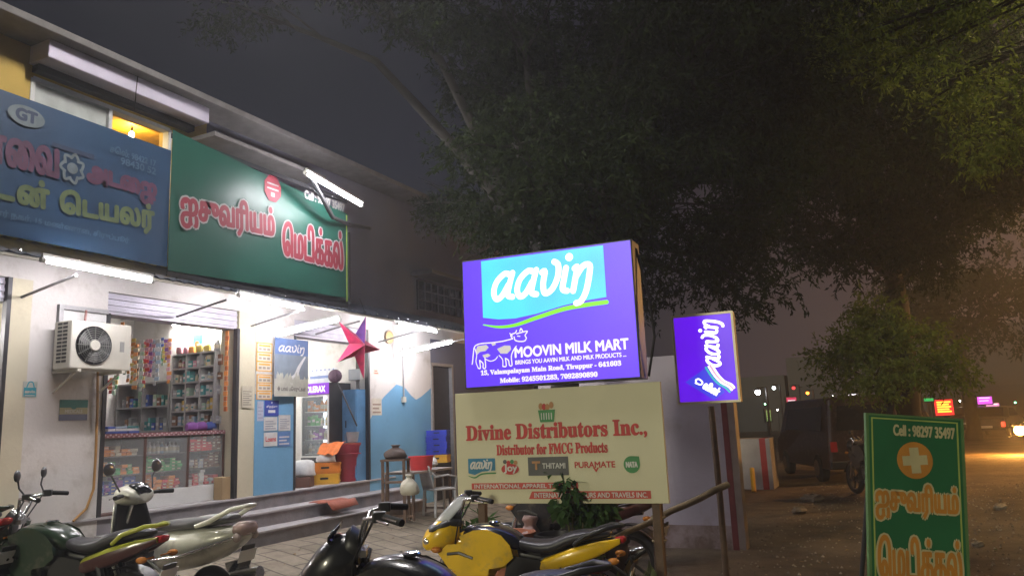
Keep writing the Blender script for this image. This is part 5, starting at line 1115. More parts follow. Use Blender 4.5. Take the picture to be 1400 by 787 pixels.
    mb = MB(); mb.sec([(-.06, 0, .845, .06, .03), (-.13, 0, .825, .105, .048), (-.26, 0, .80, .135, .052), (-.38, 0, .80, .145, .055), (-.47, 0, .835, .135, .058), (-.56, 0, .875, .125, .052), (-.72, 0, .895, .11, .045), (-.84, 0, .90, .075, .03), (-.87, 0, .90, .04, .015)], 20, power=2.6); se = mb.build('seat', M[seatm], t, smooth=True); ss = se.modifiers.new('s', 'SUBSURF'); ss.levels = ss.render_levels = 1
    mb = MB(); mb.sec([(-.30, 0, .70, .09, .06), (-.6, 0, .76, .10, .06), (-.90, 0, .84, .06, .035)], 14); mb.build('tail_core', B, t, smooth=True)
    mb = MB(); mb.sec([(-.90, 0, .845, .06, .03), (-.965, 0, .855, .055, .028), (-.98, 0, .857, .03, .012)], 14); mb.build('tail_light', tone('red_lens', (.42, .02, .02), rough=.12), t, smooth=True)
    mb = MB(); arc = [(-.65+.35*math.cos(a_), .30+.35*math.sin(a_)) for a_ in [R_(70+14*k) for k in range(7)]]
    mb.loft([[Vector((x, y, z)) for y in (-.07, 0, .07)]+[Vector((x*1.0, y, z-.012)) for y in (.06, -.06)] for x, z in arc]); mb.build('rear_mudguard', B, t, smooth=True)
    mb = MB(); mb.tube([(-.80, 0, .70), (-1.0, 0, .56)], .012, 6); mb.build('plate_bracket', B, t); plate(t, -1.0, .58, -.35)
    # steering: cowl or headlamp, bars, levers, mirrors (all turned a little)
    st = lambda P_: rotz(P_, .42, steer)
    def rsec(mb, secs, n=18): 
        k = MB(); k.sec(secs, n); mb.add(st(k.v), k.f)
    if cowl == 'sport':
        mb = MB(); rsec(mb, [(.42, 0, .93, .09, .10), (.50, 0, .93, .15, .13), (.60, 0, .90, .145, .12), (.69, 0, .86, .09, .075), (.72, 0, .845, .04, .03)]); mb.build('headlight_cowl', paint, t, smooth=True)
        mb = MB(); rsec(mb, [(.40, 0, 1.0, .12, .04), (.52, 0, 1.0, .15, .045), (.64, 0, .955, .12, .03), (.67, 0, .945, .08, .015)]); mb.build('cowl_band', B, t, smooth=True)
        for s_ in (-1, 1): mb = MB(); k = MB(); k.ball((.675, s_*.05, .865), .05, 14, sq=(.9, 1, .75)); mb.add(st(k.v), k.f); mb.build('headlight', M['chrome'], t, smooth=True)
        if visor:
            rows = [(.66, .96, .10), (.60, 1.03, .135), (.53, 1.10, .13), (.46, 1.17, .105), (.42, 1.20, .07)]
            mb = MB(); vs = []
            for x, z, hw in rows: vs += st([(x-.10*abs(math.sin(a_))**2, hw*math.sin(a_), z) for a_ in [R_(-80+20*k) for k in range(9)]])
            mb.add(vs, [(j*9+i, j*9+i+1, j*9+i+10, j*9+i+9) for j in range(4) for i in range(8)]); o = mb.build('visor', M['clear_visor'], t, smooth=True); o.modifiers.new('thick', 'SOLIDIFY').thickness = .006
        mb = MB(); rsec(mb, [(.40, 0, 1.03, .10, .04), (.46, 0, 1.06, .10, .045), (.52, 0, 1.06, .08, .03)], 14); mb.build('instrument_panel', B, t, smooth=True)
    elif cowl == 'bikini':
        mb = MB(); rsec(mb, [(.44, 0, .96, .13, .13), (.54, 0, .95, .155, .15), (.64, 0, .91, .13, .12), (.72, 0, .87, .07, .06), (.74, 0, .86, .03, .02)]); mb.build('headlight_cowl', paint, t, smooth=True)
        mb = MB(); rsec(mb, [(.42, 0, 1.02, .13, .09), (.46, 0, 1.04, .135, .10), (.49, 0, 1.03, .12, .08)], 14); mb.build('instrument_panel', B, t, smooth=True)
        mb = MB(); rsec(mb, [(.54, 0, 1.05, .10, .02), (.58, 0, 1.08, .115, .025), (.52, 0, 1.15, .08, .015)], 14); mb.build('visor', M['dark_glass'], t, smooth=True)
        mb = MB(); k = MB(); k.ball((.70, 0, .87), .07, 16, sq=(.7, 1.2, .8)); mb.add(st(k.v), k.f); mb.build('headlight', M['chrome'], t, smooth=True)
    else:
        mb = MB(); rsec(mb, [(.45, 0, .93, .08, .08), (.52, 0, .93, .11, .11), (.60, 0, .93, .105, .105)], 20); mb.build('headlight_cowl', paint, t, smooth=True)
        mb = MB(); k = MB(); k.ball((.60, 0, .93), .098, 18, sq=(.5, 1, 1)); mb.add(st(k.v), k.f); mb.build('headlight', M['chrome'], t, smooth=True)
        for s_ in (-1, 1): mb = MB(); k = MB(); k.tube([(.42, s_*.055, 1.01), (.49, s_*.055, 1.06)], [.045, .055], 16); mb.add(st(k.v), k.f); mb.build('instrument_dial', M['steel'], t, smooth=True)
    mb = MB(); bar = [(.20, .38, 1.06+UPB), (.28, .28, 1.075+UPB), (.38, .17, 1.06+UPB), (.42, .06, 1.02), (.42, -.06, 1.02), (.38, -.17, 1.06+UPB), (.28, -.28, 1.075+UPB), (.20, -.38, 1.06+UPB)]
    mb.tube(st(bar), .013, 8); mb.box(st([(.42, 0, 1.0)])[0], (.08, .22, .035), rz=steer); mb.build('handlebar', M['steel'], t, smooth=True)
    for s_ in (-1, 1):
        mb = MB(); mb.tube(st([(.18, s_*.395, 1.055+UPB), (.275, s_*.275, 1.075+UPB)]), .019, 10); mb.build('grip', M['rubber'], t, smooth=True)
        mb = MB(); mb.tube(st([(.33, s_*.25, 1.07+UPB), (.30, s_*.31, 1.06+UPB), (.25, s_*.38, 1.05+UPB)]), .007, 6); mb.build('lever', M['steel'], t)
        mb = MB(); mb.box(st([(.30, s_*.255, 1.075+UPB)])[0], (.07, .07, .055), rz=steer); mb.build('switchgear', B, t, bevel=.01)
        mb = MB(); mb.tube(st([(.33, s_*.22, 1.06+UPB), (.44, s_*.16, .98), (.46, s_*.10, .84), (.40, s_*.06, .74)]), .006, 6); mb.build('cable', B, t)
        if mirror:
            mo = mb = MB(); mb.tube(st([(.32, s_*.23, 1.08+UPB), (.36, s_*.27, 1.15+UPB), (.36, s_*.31, 1.22+UPB)]), .007, 6); k = MB(); k.ball((0, 0, 0), .06, 14, sq=(.25, 1.15, .80)); c_ = Vector(st([(.36, s_*.33, 1.25+UPB)])[0]); mb.add([tuple(c_+Matrix.Rotation(steer, 3, 'Z') @ Vector(v)) for v in k.v], k.f); mb.build('mirror', B, t, smooth=True)
    mb = MB(); mb.tube([(-.05, .12, .30), (-.12, .24, .02)], .012, 6); mb.build('side_stand', D, t)
    return t
def paintm(name, c, metal=.0): return tone(name, c, rough=.30, metal=metal, var=.15, scale=5, coat=.5, stain=((.20, .17, .13), 7, .52, .45))
yl_, gn, bk = paintm('paint_yellow', (.90, .56, .008)), paintm('paint_dark_green', (.020, .045, .022)), paintm('paint_black', (.012, .013, .016))
lime = paintm('paint_lime_edge', (.45, .48, .05)); silver = paintm('paint_silver', (.74, .74, .64), .1)
def gp_(x, y): return (x, y, gz(x, y)+.003)
motorbike('bright yellow motorbike with clear visor parked before the cream signboard', gp_(-2.72, 5.32), 190, yl_, yl_, tone('paint_navy', (.012, .014, .028), rough=.25, coat=.6), 'sport', .45, mirror=False, seatm='seat_vinyl').scale = (.92, .92, .92)
motorbike('dark green motorbike with lime tail panels, leftmost of the two wheelers', gp_(-6.15, 4.11), 193, gn, lime, gn, 'naked', .5)
motorbike('black motorbike with rounded cowl parked beside the yellow one', gp_(-2.25, 3.50), 184, bk, bk, bk, 'bikini', .5, mirror=False)
motorbike('dim motorbike half hidden behind the posts of the cream signboard', gp_(-3.05, 7.3), 178, bk, paintm('paint_brownred', (.12, .04, .03)), bk, 'naked', .3, mirror=False)
motorbike('orange striped motorbike cut off at the left edge of the frame', gp_(-7.35, 3.62), 192, paintm('paint_orange', (.45, .16, .03)), gn, gn, 'naked', -.2, mirror=False)

def scooter(label, loc, head, paint, steer=.1):
    t = thing('scooter', label, 'scooter', loc, R_(head), 'parked two wheelers'); B = M['black_plastic']
    wheel('front_wheel', t, .62, .22, .10, M['steel'], 6); wheel('rear_wheel', t, -.55, .22, .11, M['steel'], 6)
    mb = MB(); mb.sec([(.02, 0, .52, .12, .16), (-.12, 0, .56, .19, .18), (-.40, 0, .58, .225, .17), (-.66, 0, .63, .20, .135), (-.86, 0, .69, .13, .075), (-.93, 0, .71, .07, .035)], 24, power=2.8); o = mb.build('rear_body', paint, t, smooth=True); ss = o.modifiers.new('s', 'SUBSURF'); ss.levels = ss.render_levels = 1
    for s_ in (-1, 1):
        mb = MB(); mb.tube([(-.05, s_*.2, .50), (-.40, s_*.238, .545), (-.70, s_*.20, .63), (-.92, s_*.09, .70)], .012, 8); mb.build('trim_strip', M['chrome'], t, smooth=True)
        mb = MB(); mb.tube([(-.52, s_*.17, .78), (-.66, s_*.17, .82), (-.84, s_*.13, .91), (-.93, s_*.06, .93)], [.018, .022, .02, .018], 8); mb.build('grab_rail', paint, t, smooth=True)
        mb = MB(); mb.ball((-.90, s_*.11, .685), .045, 12, sq=(.8, .7, .8)); mb.build('indicator', tone('clear_lens', (.55, .45, .40), rough=.12), t, smooth=True)
    mb = MB(); mb.tube([(-.93, -.07, .93), (-.96, 0, .935), (-.93, .07, .93)], .018, 8); mb.build('grab_rail', paint, t, smooth=True)
    mb = MB(); mb.sec([(.06, 0, .74, .06, .02), (-.02, 0, .765, .13, .045), (-.25, 0, .775, .165, .052), (-.40, 0, .785, .17, .055), (-.50, 0, .81, .165, .052), (-.70, 0, .825, .14, .045), (-.80, 0, .83, .09, .03)], 20); o = mb.build('seat', tone('scooter_seat', (.10, .10, .105), rough=.4, bump=.1, bscale=120), t, smooth=True); ss = o.modifiers.new('s', 'SUBSURF'); ss.levels = ss.render_levels = 1
    mb = MB(); mb.bb((-.05, -.17, .27), (.34, .17, .32)); mb.build('footboard', B, t, bevel=.015)
    rows = []
    for k in range(8):
        v = k/7; z = .30+.66*v; x = .34+.10*v; hw = .20-.03*v+.05*math.sin(math.pi*v); rows.append((x, z, hw))
    for nm, off, m_ in (('front_apron', .03, paint), ('leg_shield', 0, B)):
        mb = MB(); vs = []
        for x, z, hw in rows: vs += [(x+off+.07*math.cos(a_)-.07, hw*math.sin(a_)*1.0, z) for a_ in [R_(-70+20*k) for k in range(8)]]
        mb.add(vs, [(j*8+i, j*8+i+1, j*8+i+9, j*8+i+8) for j in range(7) for i in range(7)]); o = mb.build(nm, m_, t, smooth=True); o.modifiers.new('thick', 'SOLIDIFY').thickness = .012
    mb = MB(); mb.bb((.25, -.10, .55), (.33, .10, .72)); mb.build('glove_box', B, t, bevel=.02)
    mb = MB(); arc = [(.62+.25*math.cos(a_), .22+.25*math.sin(a_)) for a_ in [R_(10+15*k) for k in range(11)]]; mb.loft([[Vector((x, y, z-.5*abs(y))) for y in (-.075, -.04, 0, .04, .075)]+[Vector((x, 0, z-.02))] for x, z in arc]); mb.build('front_mudguard', paint, t, smooth=True)
    mb = MB(); mb.tube([(.62, .07, .22), (.46, .05, .60), (.38, 0, .98)], .024, 8); mb.build('fork', M['steel'], t, smooth=True)
    st = lambda P_: rotz(P_, .38, steer)
    def rs(nm, secs, m_, n=18): k = MB(); k.sec(secs, n); k.v = st(k.v); return k.build(nm, m_, t, smooth=True)
    rs('handlebar_cowl', [(.24, 0, 1.01, .07, .035), (.28, 0, 1.02, .15, .07), (.38, 0, 1.03, .17, .095), (.47, 0, 1.02, .13, .085), (.51, 0, 1.01, .08, .05)], paint)
    rs('headlight', [(.49, 0, 1.01, .085, .06), (.53, 0, 1.005, .07, .045), (.54, 0, 1.005, .03, .02)], M['chrome']); rs('instrument_panel', [(.24, 0, 1.055, .08, .02), (.30, 0, 1.10, .10, .03), (.36, 0, 1.11, .08, .02)], M['dark_glass'], 14)
    for s_ in (-1, 1):
        mb = MB(); mb.tube(st([(.36, s_*.14, 1.03), (.30, s_*.24, 1.035)]), .016, 8); mb.tube(st([(.30, s_*.24, 1.035), (.24, s_*.36, 1.03)]), .02, 10); mb.build('grip', M['rubber'], t, smooth=True)
        mb = MB(); mb.tube(st([(.36, s_*.26, 1.02), (.30, s_*.36, 1.02)]), .007, 6); mb.build('lever', M['steel'], t)
        mb = MB(); mb.tube(st([(.34, s_*.20, 1.07), (.38, s_*.24, 1.18), (.38, s_*.27, 1.22)]), .007, 6); k = MB(); k.ball((0, 0, 0), .062, 14, sq=(.3, 1, .95)); c_ = Vector(st([(.38, s_*.29, 1.27)])[0]); mb.add([tuple(c_+Vector(v)) for v in k.v], k.f); mb.build('mirror', tone('mirror_grey', (.20, .20, .21), rough=.15, metal=.6), t, smooth=True)
    mb = MB(); mb.sec([(-.86, 0, .745, .12, .06), (-.93, 0, .75, .115, .058), (-.96, 0, .75, .08, .035)], 18); mb.build('tail_light', tone('clear_red_lens', (.42, .30, .28), rough=.1), t, smooth=True)
    plate(t, -.92, .53, -.3)
    mb = MB(); mb.sec([(-.30, .14, .26, .05, .09), (-.60, .14, .24, .06, .09), (-.72, .14, .24, .04, .06)], 14); mb.build('engine', M['dark_metal'], t, smooth=True)
    mb = MB(); mb.tube([(-.2, -.14, .22), (-.4, -.17, .26), (-.9, -.19, .36)], [.03, .055, .055], 12); mb.build('exhaust', M['steel'], t, smooth=True)
    mb = MB(); mb.box((-.62, -.235, .40), (.26, .02, .10), ry=.25); mb.build('heat_shield', M['chrome'], t, bevel=.008)
    return t
scooter('silver scooter with grab rail parked between the dark green bike and the steps', gp_(-6.24, 5.16), 185, silver).scale = (1.06, 1.06, 1.06)

# =================================================================== TREES, POTS AND PLANTS
def leaf_cloud(centers, radii, per, twig, L, wd, droop=.5, seed=1, flat=.8, reach=4.2):
    """leaf blades clustered on twigs through each clump's volume"""
    g_ = np.random.default_rng(seed); V = []
    for c, rr, n in zip(centers, radii, per):
        d_ = g_.normal(size=(n, 3)); d_ /= np.linalg.norm(d_, axis=1)[:, None]
        if rr > .3:
            ms = max(6, int(11*rr)); sd_ = g_.normal(size=(ms, 3)); sd_ /= np.linalg.norm(sd_, axis=1)[:, None]
            sub = sd_*(rr*np.array([1, 1, flat]))*(g_.uniform(.2, 1.05, (ms, 1))**.55); kk = g_.integers(0, ms, n)
            tw = np.array(c)+sub[kk]+d_*np.array([1, 1, .7])*(g_.uniform(0, 1, (n, 1))**.5)*(rr*.16+.20)
        else: tw = np.array(c)+d_*(rr*np.array([1, 1, flat]))*(g_.uniform(.15, 1.0, (n, 1))**.6)
        ax = d_*.6+g_.normal(size=(n, 3))*.5; ax[:, 2] -= droop; ax /= np.linalg.norm(ax, axis=1)[:, None]
        k = twig; t = g_.uniform(0, 1, (n, k, 1)); span = L*reach
        base = tw[:, None, :]+ax[:, None, :]*t*span
        ld = ax[:, None, :]*.7+g_.normal(size=(n, k, 3))*.65; ld[..., 2] -= droop*.4; ld /= np.linalg.norm(ld, axis=2)[..., None]
        nn = np.cross(ld, g_.normal(size=(n, k, 3))); nn /= np.linalg.norm(nn, axis=2)[..., None]+1e-9
        ll = L*g_.uniform(.6, 1.3, (n, k, 1)); ww = wd*g_.uniform(.7, 1.3, (n, k, 1))
        a = base; b = base+ld*ll*.45+nn*ww*.5; c_ = base+ld*ll; d2 = base+ld*ll*.45-nn*ww*.5
        V.append(np.stack([a, b, c_, d2], 2).reshape(-1, 3))
    return np.concatenate(V)
def leaf_mesh(name, V, m, parent=None, inv=None):
    if inv is not None: A = np.array(inv); V = V @ A[:3, :3].T+A[:3, 3]
    n = len(V)//4; me = bpy.data.meshes.new(name); me.vertices.add(len(V)); me.vertices.foreach_set('co', V.astype(np.float32).ravel())
    me.loops.add(4*n); me.loops.foreach_set('vertex_index', np.arange(4*n, dtype=np.int32)); me.polygons.add(n)
    me.polygons.foreach_set('loop_start', np.arange(0, 4*n, 4, dtype=np.int32)); me.update(calc_edges=True); me.materials.append(m)
    o = bpy.data.objects.new(name, me); COL.objects.link(o); o.parent = parent; return o
def wob(a, b, n, amp, rd):
    a, b = Vector(a), Vector(b); return [a.lerp(b, k/n)+Vector((rd.uniform(-amp, amp), rd.uniform(-amp, amp), rd.uniform(-amp, amp)*.5))*(0 if k in (0, n) else 1) for k in range(n+1)]
def tree(label, base, fork_z, clumps, r0, m, L=.085, wd=.026, twig=14, dens=330, seed=1, droop=.5, group=None):
    """clumps: (centre, radius); limbs reach from the trunk's fork to every clump"""
    rd = random.Random(seed); base = Vector(base); t = thing('tree', label, 'tree', base, 0, group)
    cen = sum((Vector(c) for c, _ in clumps), Vector())/len(clumps); top = Vector((base.x*.75+cen.x*.25, base.y*.75+cen.y*.25, fork_z))
    mb = MB(); p = wob(base, top, 6, .07, rd); mb.tube(p, [r0*(1.25 if k == 0 else 1-.06*k) for k in range(7)], 14); mb.build('trunk', M['bark'], t, world=True, smooth=True)
    for c, rr in clumps:
        mb = MB(); mid = top.lerp(Vector(c), .5)+Vector((0, 0, .12*(Vector(c)-top).length)); k1 = wob(top, mid, 3, .10, rd); k2 = wob(mid, c, 3, .12, rd)[1:]
        pp = k1+k2; mb.tube(pp, [r0*(.46-.065*k) for k in range(len(pp))], 8)
        for _ in range(5):
            q = pp[rd.randint(3, 6)]; e_ = Vector(c)+Vector((rd.gauss(0, 1), rd.gauss(0, 1), rd.gauss(0, .6))).normalized()*rr*.85; mb.tube(wob(q, e_, 3, .08, rd), [r0*.10, r0*.075, r0*.05, r0*.025], 5)
        mb.build('limb', M['bark'], t, world=True, smooth=True)
    V = leaf_cloud([tuple(c) for c, _ in clumps], [rr for _, rr in clumps], [int(dens*rr*rr) for _, rr in clumps], twig, L, wd, droop, seed)
    leaf_mesh('crown', V, m, t, t.matrix_basis.inverted()); return t
def CL(*q): return [(DP(px, py, dd), rr) for px, py, dd, rr in q]
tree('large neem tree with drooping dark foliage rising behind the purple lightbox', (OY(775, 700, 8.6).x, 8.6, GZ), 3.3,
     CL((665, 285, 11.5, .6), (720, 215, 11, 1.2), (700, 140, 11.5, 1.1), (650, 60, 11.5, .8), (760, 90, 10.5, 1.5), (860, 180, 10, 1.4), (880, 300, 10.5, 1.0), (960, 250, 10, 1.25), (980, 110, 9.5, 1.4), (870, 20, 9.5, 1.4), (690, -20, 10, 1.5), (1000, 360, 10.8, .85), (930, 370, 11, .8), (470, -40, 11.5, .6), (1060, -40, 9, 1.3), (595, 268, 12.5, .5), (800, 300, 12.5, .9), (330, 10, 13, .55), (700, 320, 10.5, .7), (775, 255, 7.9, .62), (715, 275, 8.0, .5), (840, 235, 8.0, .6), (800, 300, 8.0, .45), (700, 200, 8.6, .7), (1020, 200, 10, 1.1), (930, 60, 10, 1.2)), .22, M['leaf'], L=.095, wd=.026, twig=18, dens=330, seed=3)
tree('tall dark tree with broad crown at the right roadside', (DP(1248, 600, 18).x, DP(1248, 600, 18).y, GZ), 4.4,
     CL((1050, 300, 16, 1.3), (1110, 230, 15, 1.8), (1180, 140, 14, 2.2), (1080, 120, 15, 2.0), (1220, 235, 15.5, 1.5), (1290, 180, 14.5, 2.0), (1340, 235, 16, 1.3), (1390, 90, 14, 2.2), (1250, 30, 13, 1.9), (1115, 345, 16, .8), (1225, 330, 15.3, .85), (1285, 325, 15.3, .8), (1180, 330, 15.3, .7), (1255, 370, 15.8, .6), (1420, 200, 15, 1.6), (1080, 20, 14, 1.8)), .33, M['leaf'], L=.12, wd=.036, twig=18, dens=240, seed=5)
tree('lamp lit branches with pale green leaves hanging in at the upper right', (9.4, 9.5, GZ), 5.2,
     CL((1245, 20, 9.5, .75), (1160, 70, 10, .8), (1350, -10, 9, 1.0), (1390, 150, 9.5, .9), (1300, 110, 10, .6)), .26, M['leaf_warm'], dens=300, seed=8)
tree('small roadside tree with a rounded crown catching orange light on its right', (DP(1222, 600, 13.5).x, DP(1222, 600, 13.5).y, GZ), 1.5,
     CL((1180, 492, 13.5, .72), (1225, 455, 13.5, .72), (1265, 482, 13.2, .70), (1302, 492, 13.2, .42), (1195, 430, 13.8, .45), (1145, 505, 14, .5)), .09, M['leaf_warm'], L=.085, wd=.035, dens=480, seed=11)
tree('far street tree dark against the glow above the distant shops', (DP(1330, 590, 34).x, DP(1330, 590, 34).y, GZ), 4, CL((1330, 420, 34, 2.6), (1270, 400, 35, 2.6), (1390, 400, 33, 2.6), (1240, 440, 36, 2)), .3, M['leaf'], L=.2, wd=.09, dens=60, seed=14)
# pots and plants under the cream signboard
def pot_plant(label, c, h, rr, n, m='leaf_pot', pot='terracotta', pr=.13, L=.10, wd=.045, seed=1, up=.0):
    rd = random.Random(seed); t = thing('potted_plant', label, 'potted plant', c)
    mb = MB(); mb.lathe([(pr*.7, 0), (pr, .22), (pr*1.1, .225), (pr*1.1, .26), (pr*.95, .26), (pr*.9, .22), (.001, .22)], c, n=20); mb.build('pot', M[pot], t, world=True, smooth=True)
    mb = MB(); tips = []
    for k in range(n):
        e_ = Vector(c)+Vector((rd.uniform(-rr, rr), rd.uniform(-rr, rr)*.8, h*rd.uniform(.86, 1))); mb.tube(wob(Vector(c)+Vector((0, 0, .22)), e_, 4, .03, rd), [.012, .010, .008, .006, .004], 6); tips.append(e_)
    mb.build('stem', tone('green_stem', (.10, .10, .04)), t, world=True)
    V = leaf_cloud([tuple(e_-Vector((0, 0, .05))) for e_ in tips], [rr*.85]*len(tips), [16]*len(tips), 6, L, wd, .7, seed, 1.0, 1.0); leaf_mesh('foliage', V, M[m], t, t.matrix_basis.inverted()); return t
q = DP(783, 720, 6.15); pot_plant('tall bushy green plant standing against the red strips of the signboard', (q.x, q.y, GZ), 1.24, .11, 6, seed=2, L=.10, wd=.055)
q = DP(818, 730, 6.2); pot_plant('thinner plant with drooping leaves right beside the tall bushy one', (q.x, q.y, GZ), 1.08, .07, 3, seed=4, L=.11, wd=.05, pot='black_plastic')
q = DP(655, 745, 6.6); pot_plant('low leafy plant left behind the yellow motorbike tank', (q.x, q.y, GZ), .80, .16, 5, seed=6)
q = DP(805, 750, 6.9); pot_plant('yellowing shrub low behind the yellow motorbike seat', (q.x, q.y, GZ), .50, .10, 3, m='leaf_warm', seed=9, L=.07)
def croton(label, px, py, dd, n, seed):
    q = DP(px, py, dd); c = Vector((q.x, q.y, GZ)); rd = random.Random(seed); t = thing('croton_plant', label, 'plant', c)
    st_, lf = MB(), MB()
    for k in range(n):
        a_ = 2*math.pi*k/n+rd.uniform(-.3, .3); tip = c+Vector((.16*math.cos(a_), .12*math.sin(a_), q.z-GZ+rd.uniform(-.06, .05))); st_.tube([c, c.lerp(tip, .6)+Vector((0, 0, .04)), tip], [.012, .009, .005], 6)
        s_ = rd.uniform(.07, .10); r_ = Vector((math.cos(a_+1.2), math.sin(a_+1.2), 0)); dn = Vector((.25*math.cos(a_), .25*math.sin(a_), -1))*s_*1.5
        lf.add([tip, tip+r_*s_*.55+dn*.75, tip+dn*1.0, tip-r_*s_*.55+dn*.75], [(0, 1, 2), (0, 2, 3)], k % 2)
    st_.build('stem', tone('green_stem', (.10, .10, .04)), t, world=True); lf.build('foliage', [tone('croton_leaf', (.16, .20, .07)), tone('croton_pale', (.38, .30, .16))], t, world=True)
croton('croton plant with pale arrow shaped leaves at the foot of the wooden post', 880, 775, 6.0, 7, 3); croton('small croton with pinkish leaves left of the wooden post', 856, 782, 5.9, 5, 5)
def big_pot(label, px, py, dd, rr, h, m):
    q = DP(px, py, dd); c = (q.x, q.y, GZ); mb = MB(); mb.lathe([(rr*.6, 0), (rr*.95, h*.6), (rr, h*.85), (rr*1.12, h*.88), (rr*1.12, h), (rr*.95, h), (rr*.85, h*.8), (.001, h*.78)], c, n=24); return tag(mb.build('plant_pot', m, smooth=True), label, 'pot')
big_pot('large red terracotta pot behind the yellow motorbike tank', 695, 740, 7.3, .24, .62, M['terracotta']); big_pot('dark plastic pot beneath the middle of the signboard', 762, 740, 7.2, .2, .60, M['black_plastic']); big_pot('second dark pot beneath the right part of the signboard', 830, 740, 7.3, .2, .55, tone('dark_brown_pot', (.06, .035, .03)))
q = DP(725, 725, 7.5); bag('polythene_bundle', 'crumpled pinkish polythene bundle between the pots', (q.x, q.y, GZ+.15), .42, .36, .60, tone('pink_poly', (.36, .25, .25), rough=.3, bump=.5, bscale=14))
q = DP(672, 735, 7.6); mb = MB(); mb.box((q.x, q.y, GZ+.25), (.5, .4, .5), rz=.2); tag(mb.build('cardboard_box', tone('dusty_box', (.25, .18, .15)), bevel=.01), 'dusty brown carton under the left end of the signboard', 'box')

# =================================================================== FAR ROADSIDE: shop row, lit signs, vehicles
gy_far = 62
row = thing('shop_row', 'long low row of dark roadside shops under distant signs', 'building', (8, gy_far, GZ))
mb = MB()
for k in range(9): x = -16+9*k; h = 4.2+1.3*((k*7) % 3); mb.bb((x, gy_far+.4*(k % 2), GZ), (x+8.8, gy_far+8, h))
mb.build('wall', tone('far_plaster', (.05, .042, .04)), row, world=True)
for k in range(9):
    x = -16+9*k; mb = MB(); mb.bb((x+1.2, gy_far-.03, GZ), (x+7.4, gy_far-.005+.3*(k % 2)*0, 2.6)); mb.build('shutter', tone('far_shutter', (.03, .03, .035)), row, world=True)
def far_sign(label, px0, py0, px1, py1, dd, col, k, txt=None, name='lit_sign', cat='sign', post=True, tc_=None, rows=0):
    a, b = DP(px0, py0, dd), DP(px1, py1, dd); c = (a+b)/2; t = thing(name, label, cat, (c.x, c.y, GZ), R_(20))
    inv = t.matrix_basis.inverted(); w_ = (px1-px0)/FPX*dd; h_ = (py1-py0)/FPX*dd; z = c.z-GZ
    mb = MB(); mb.bb((-w_/2-.06, .03, z-h_/2-.06), (w_/2+.06, .25, z+h_/2+.06)); mb.build('casing', M['dark_metal'], t)
    mb = MB(); mb.rect(-w_/2, z-h_/2, w_/2, z+h_/2, .02, 0)
    if rows:
        for j in range(rows): mb.rect(-w_*.38, z+h_*(.34-.76*j/rows)-h_*.05, w_*.38*(1-.3*(j % 2)), z+h_*(.34-.76*j/rows)+h_*.05, .012, 1)
    mb.build('lit_face', [emat('far_glow', col, k), emat('far_rows', tc_ or (1, 1, 1), k*1.6)], t)
    if post: mb = MB(); mb.bb((-.06, .08, 0), (.06, .2, z-h_/2-.06)); mb.build('post', M['dark_metal'], t)
    return t
far_sign('tall pink signboard with white rows glowing beside the dark road', 1077, 543, 1090, 574, 40, (.75, .04, .14), .8, rows=5, tc_=(.8, .55, .6))
far_sign('red led display board with yellow lines above the far shops', 1279, 546, 1303, 567, 42, (1, .03, .03), 1.6, rows=5, tc_=(1, .55, .05))
far_sign('magenta shop sign at the far right of the road', 1337, 542, 1356, 552, 50, (.85, .10, .85), 1.5, rows=2, tc_=(1, .6, .9)); far_sign('small white and pink sign beside the magenta one', 1349, 551, 1366, 559, 52, (.95, .35, .65), 1.3, rows=1)
far_sign('pale cyan shop sign at the right edge of the frame', 1376, 540, 1392, 547, 52, (.35, .8, .95), 1.6, rows=1, tc_=(1, .9, .3)); far_sign('violet sign touching the right frame edge', 1394, 541, 1408, 548, 54, (.5, .2, .95), 1.4, rows=1)
far_sign('small green sign left of the red led board', 1264, 544, 1276, 548, 42, (.03, .6, .15), .9)
far_sign('lit shop window with warm shelves under the small tree', 1176, 543, 1183, 555, 36, (1, .8, .5), 1.3, 'w', 'lit_window', 'window', False); far_sign('brighter lit shop window right of the tree trunk', 1190, 541, 1204, 553, 36, (1, .9, .75), 1.5, 'w', 'lit_window', 'window', False)
far_sign('thin white strip of light on a far shop awning', 1160, 538, 1175, 540, 38, (1, .95, 1), 1.5, 'w', 'lit_window', 'light strip', False); far_sign('string of small green shop lights low beside the wall', 1048, 560, 1054, 575, 34, (.25, .45, .15), .5, rows=4, tc_=(.6, .8, .2))
def lamp(label, px, py, dd, col, k, rr=.09, post=True, lit=0, name='street_lamp', cat='street lamp'):
    c = DP(px, py, dd); t = thing(name, label, cat, (c.x, c.y, GZ)); mb = MB(); mb.ball(c, rr, 12); mb.build('bulb', emat('lamp_glow', col, k), t, world=True, smooth=True)
    mb = MB(); mb.lathe([(rr*.5, rr*.8), (rr*1.6, rr*.9), (rr*.4, rr*1.7)], c, n=12); mb.build('hood', M['dark_metal'], t, world=True)
    if post: mb = MB(); mb.tube([(c.x+.3, c.y+.2, GZ), (c.x+.3, c.y+.2, c.z+.2), (c.x, c.y, c.z+rr*1.5)], .05, 8); mb.build('pole', M['dark_metal'], t, world=True)
    if lit:
        ld = bpy.data.lights.new('lamp_light', 'POINT'); ld.energy = lit; ld.color = col; ld.shadow_soft_size = .12; lo = bpy.data.objects.new('lamp_light', ld); COL.objects.link(lo); lo.parent = t; lo.location = t.matrix_basis.inverted() @ (c+Vector((0, -.15, -.12)))
    return t
lamp('white street lamp just right of the small purple lightbox', 1036, 536, 30, (1, .98, .95), 40, .10); lamp('fainter white lamp left of the pink sign', 1058, 530, 44, (.9, 1, .95), 10, .10); lamp('white lamp right of the pink signboard', 1100, 552, 32, (1, .98, .95), 40, .09)
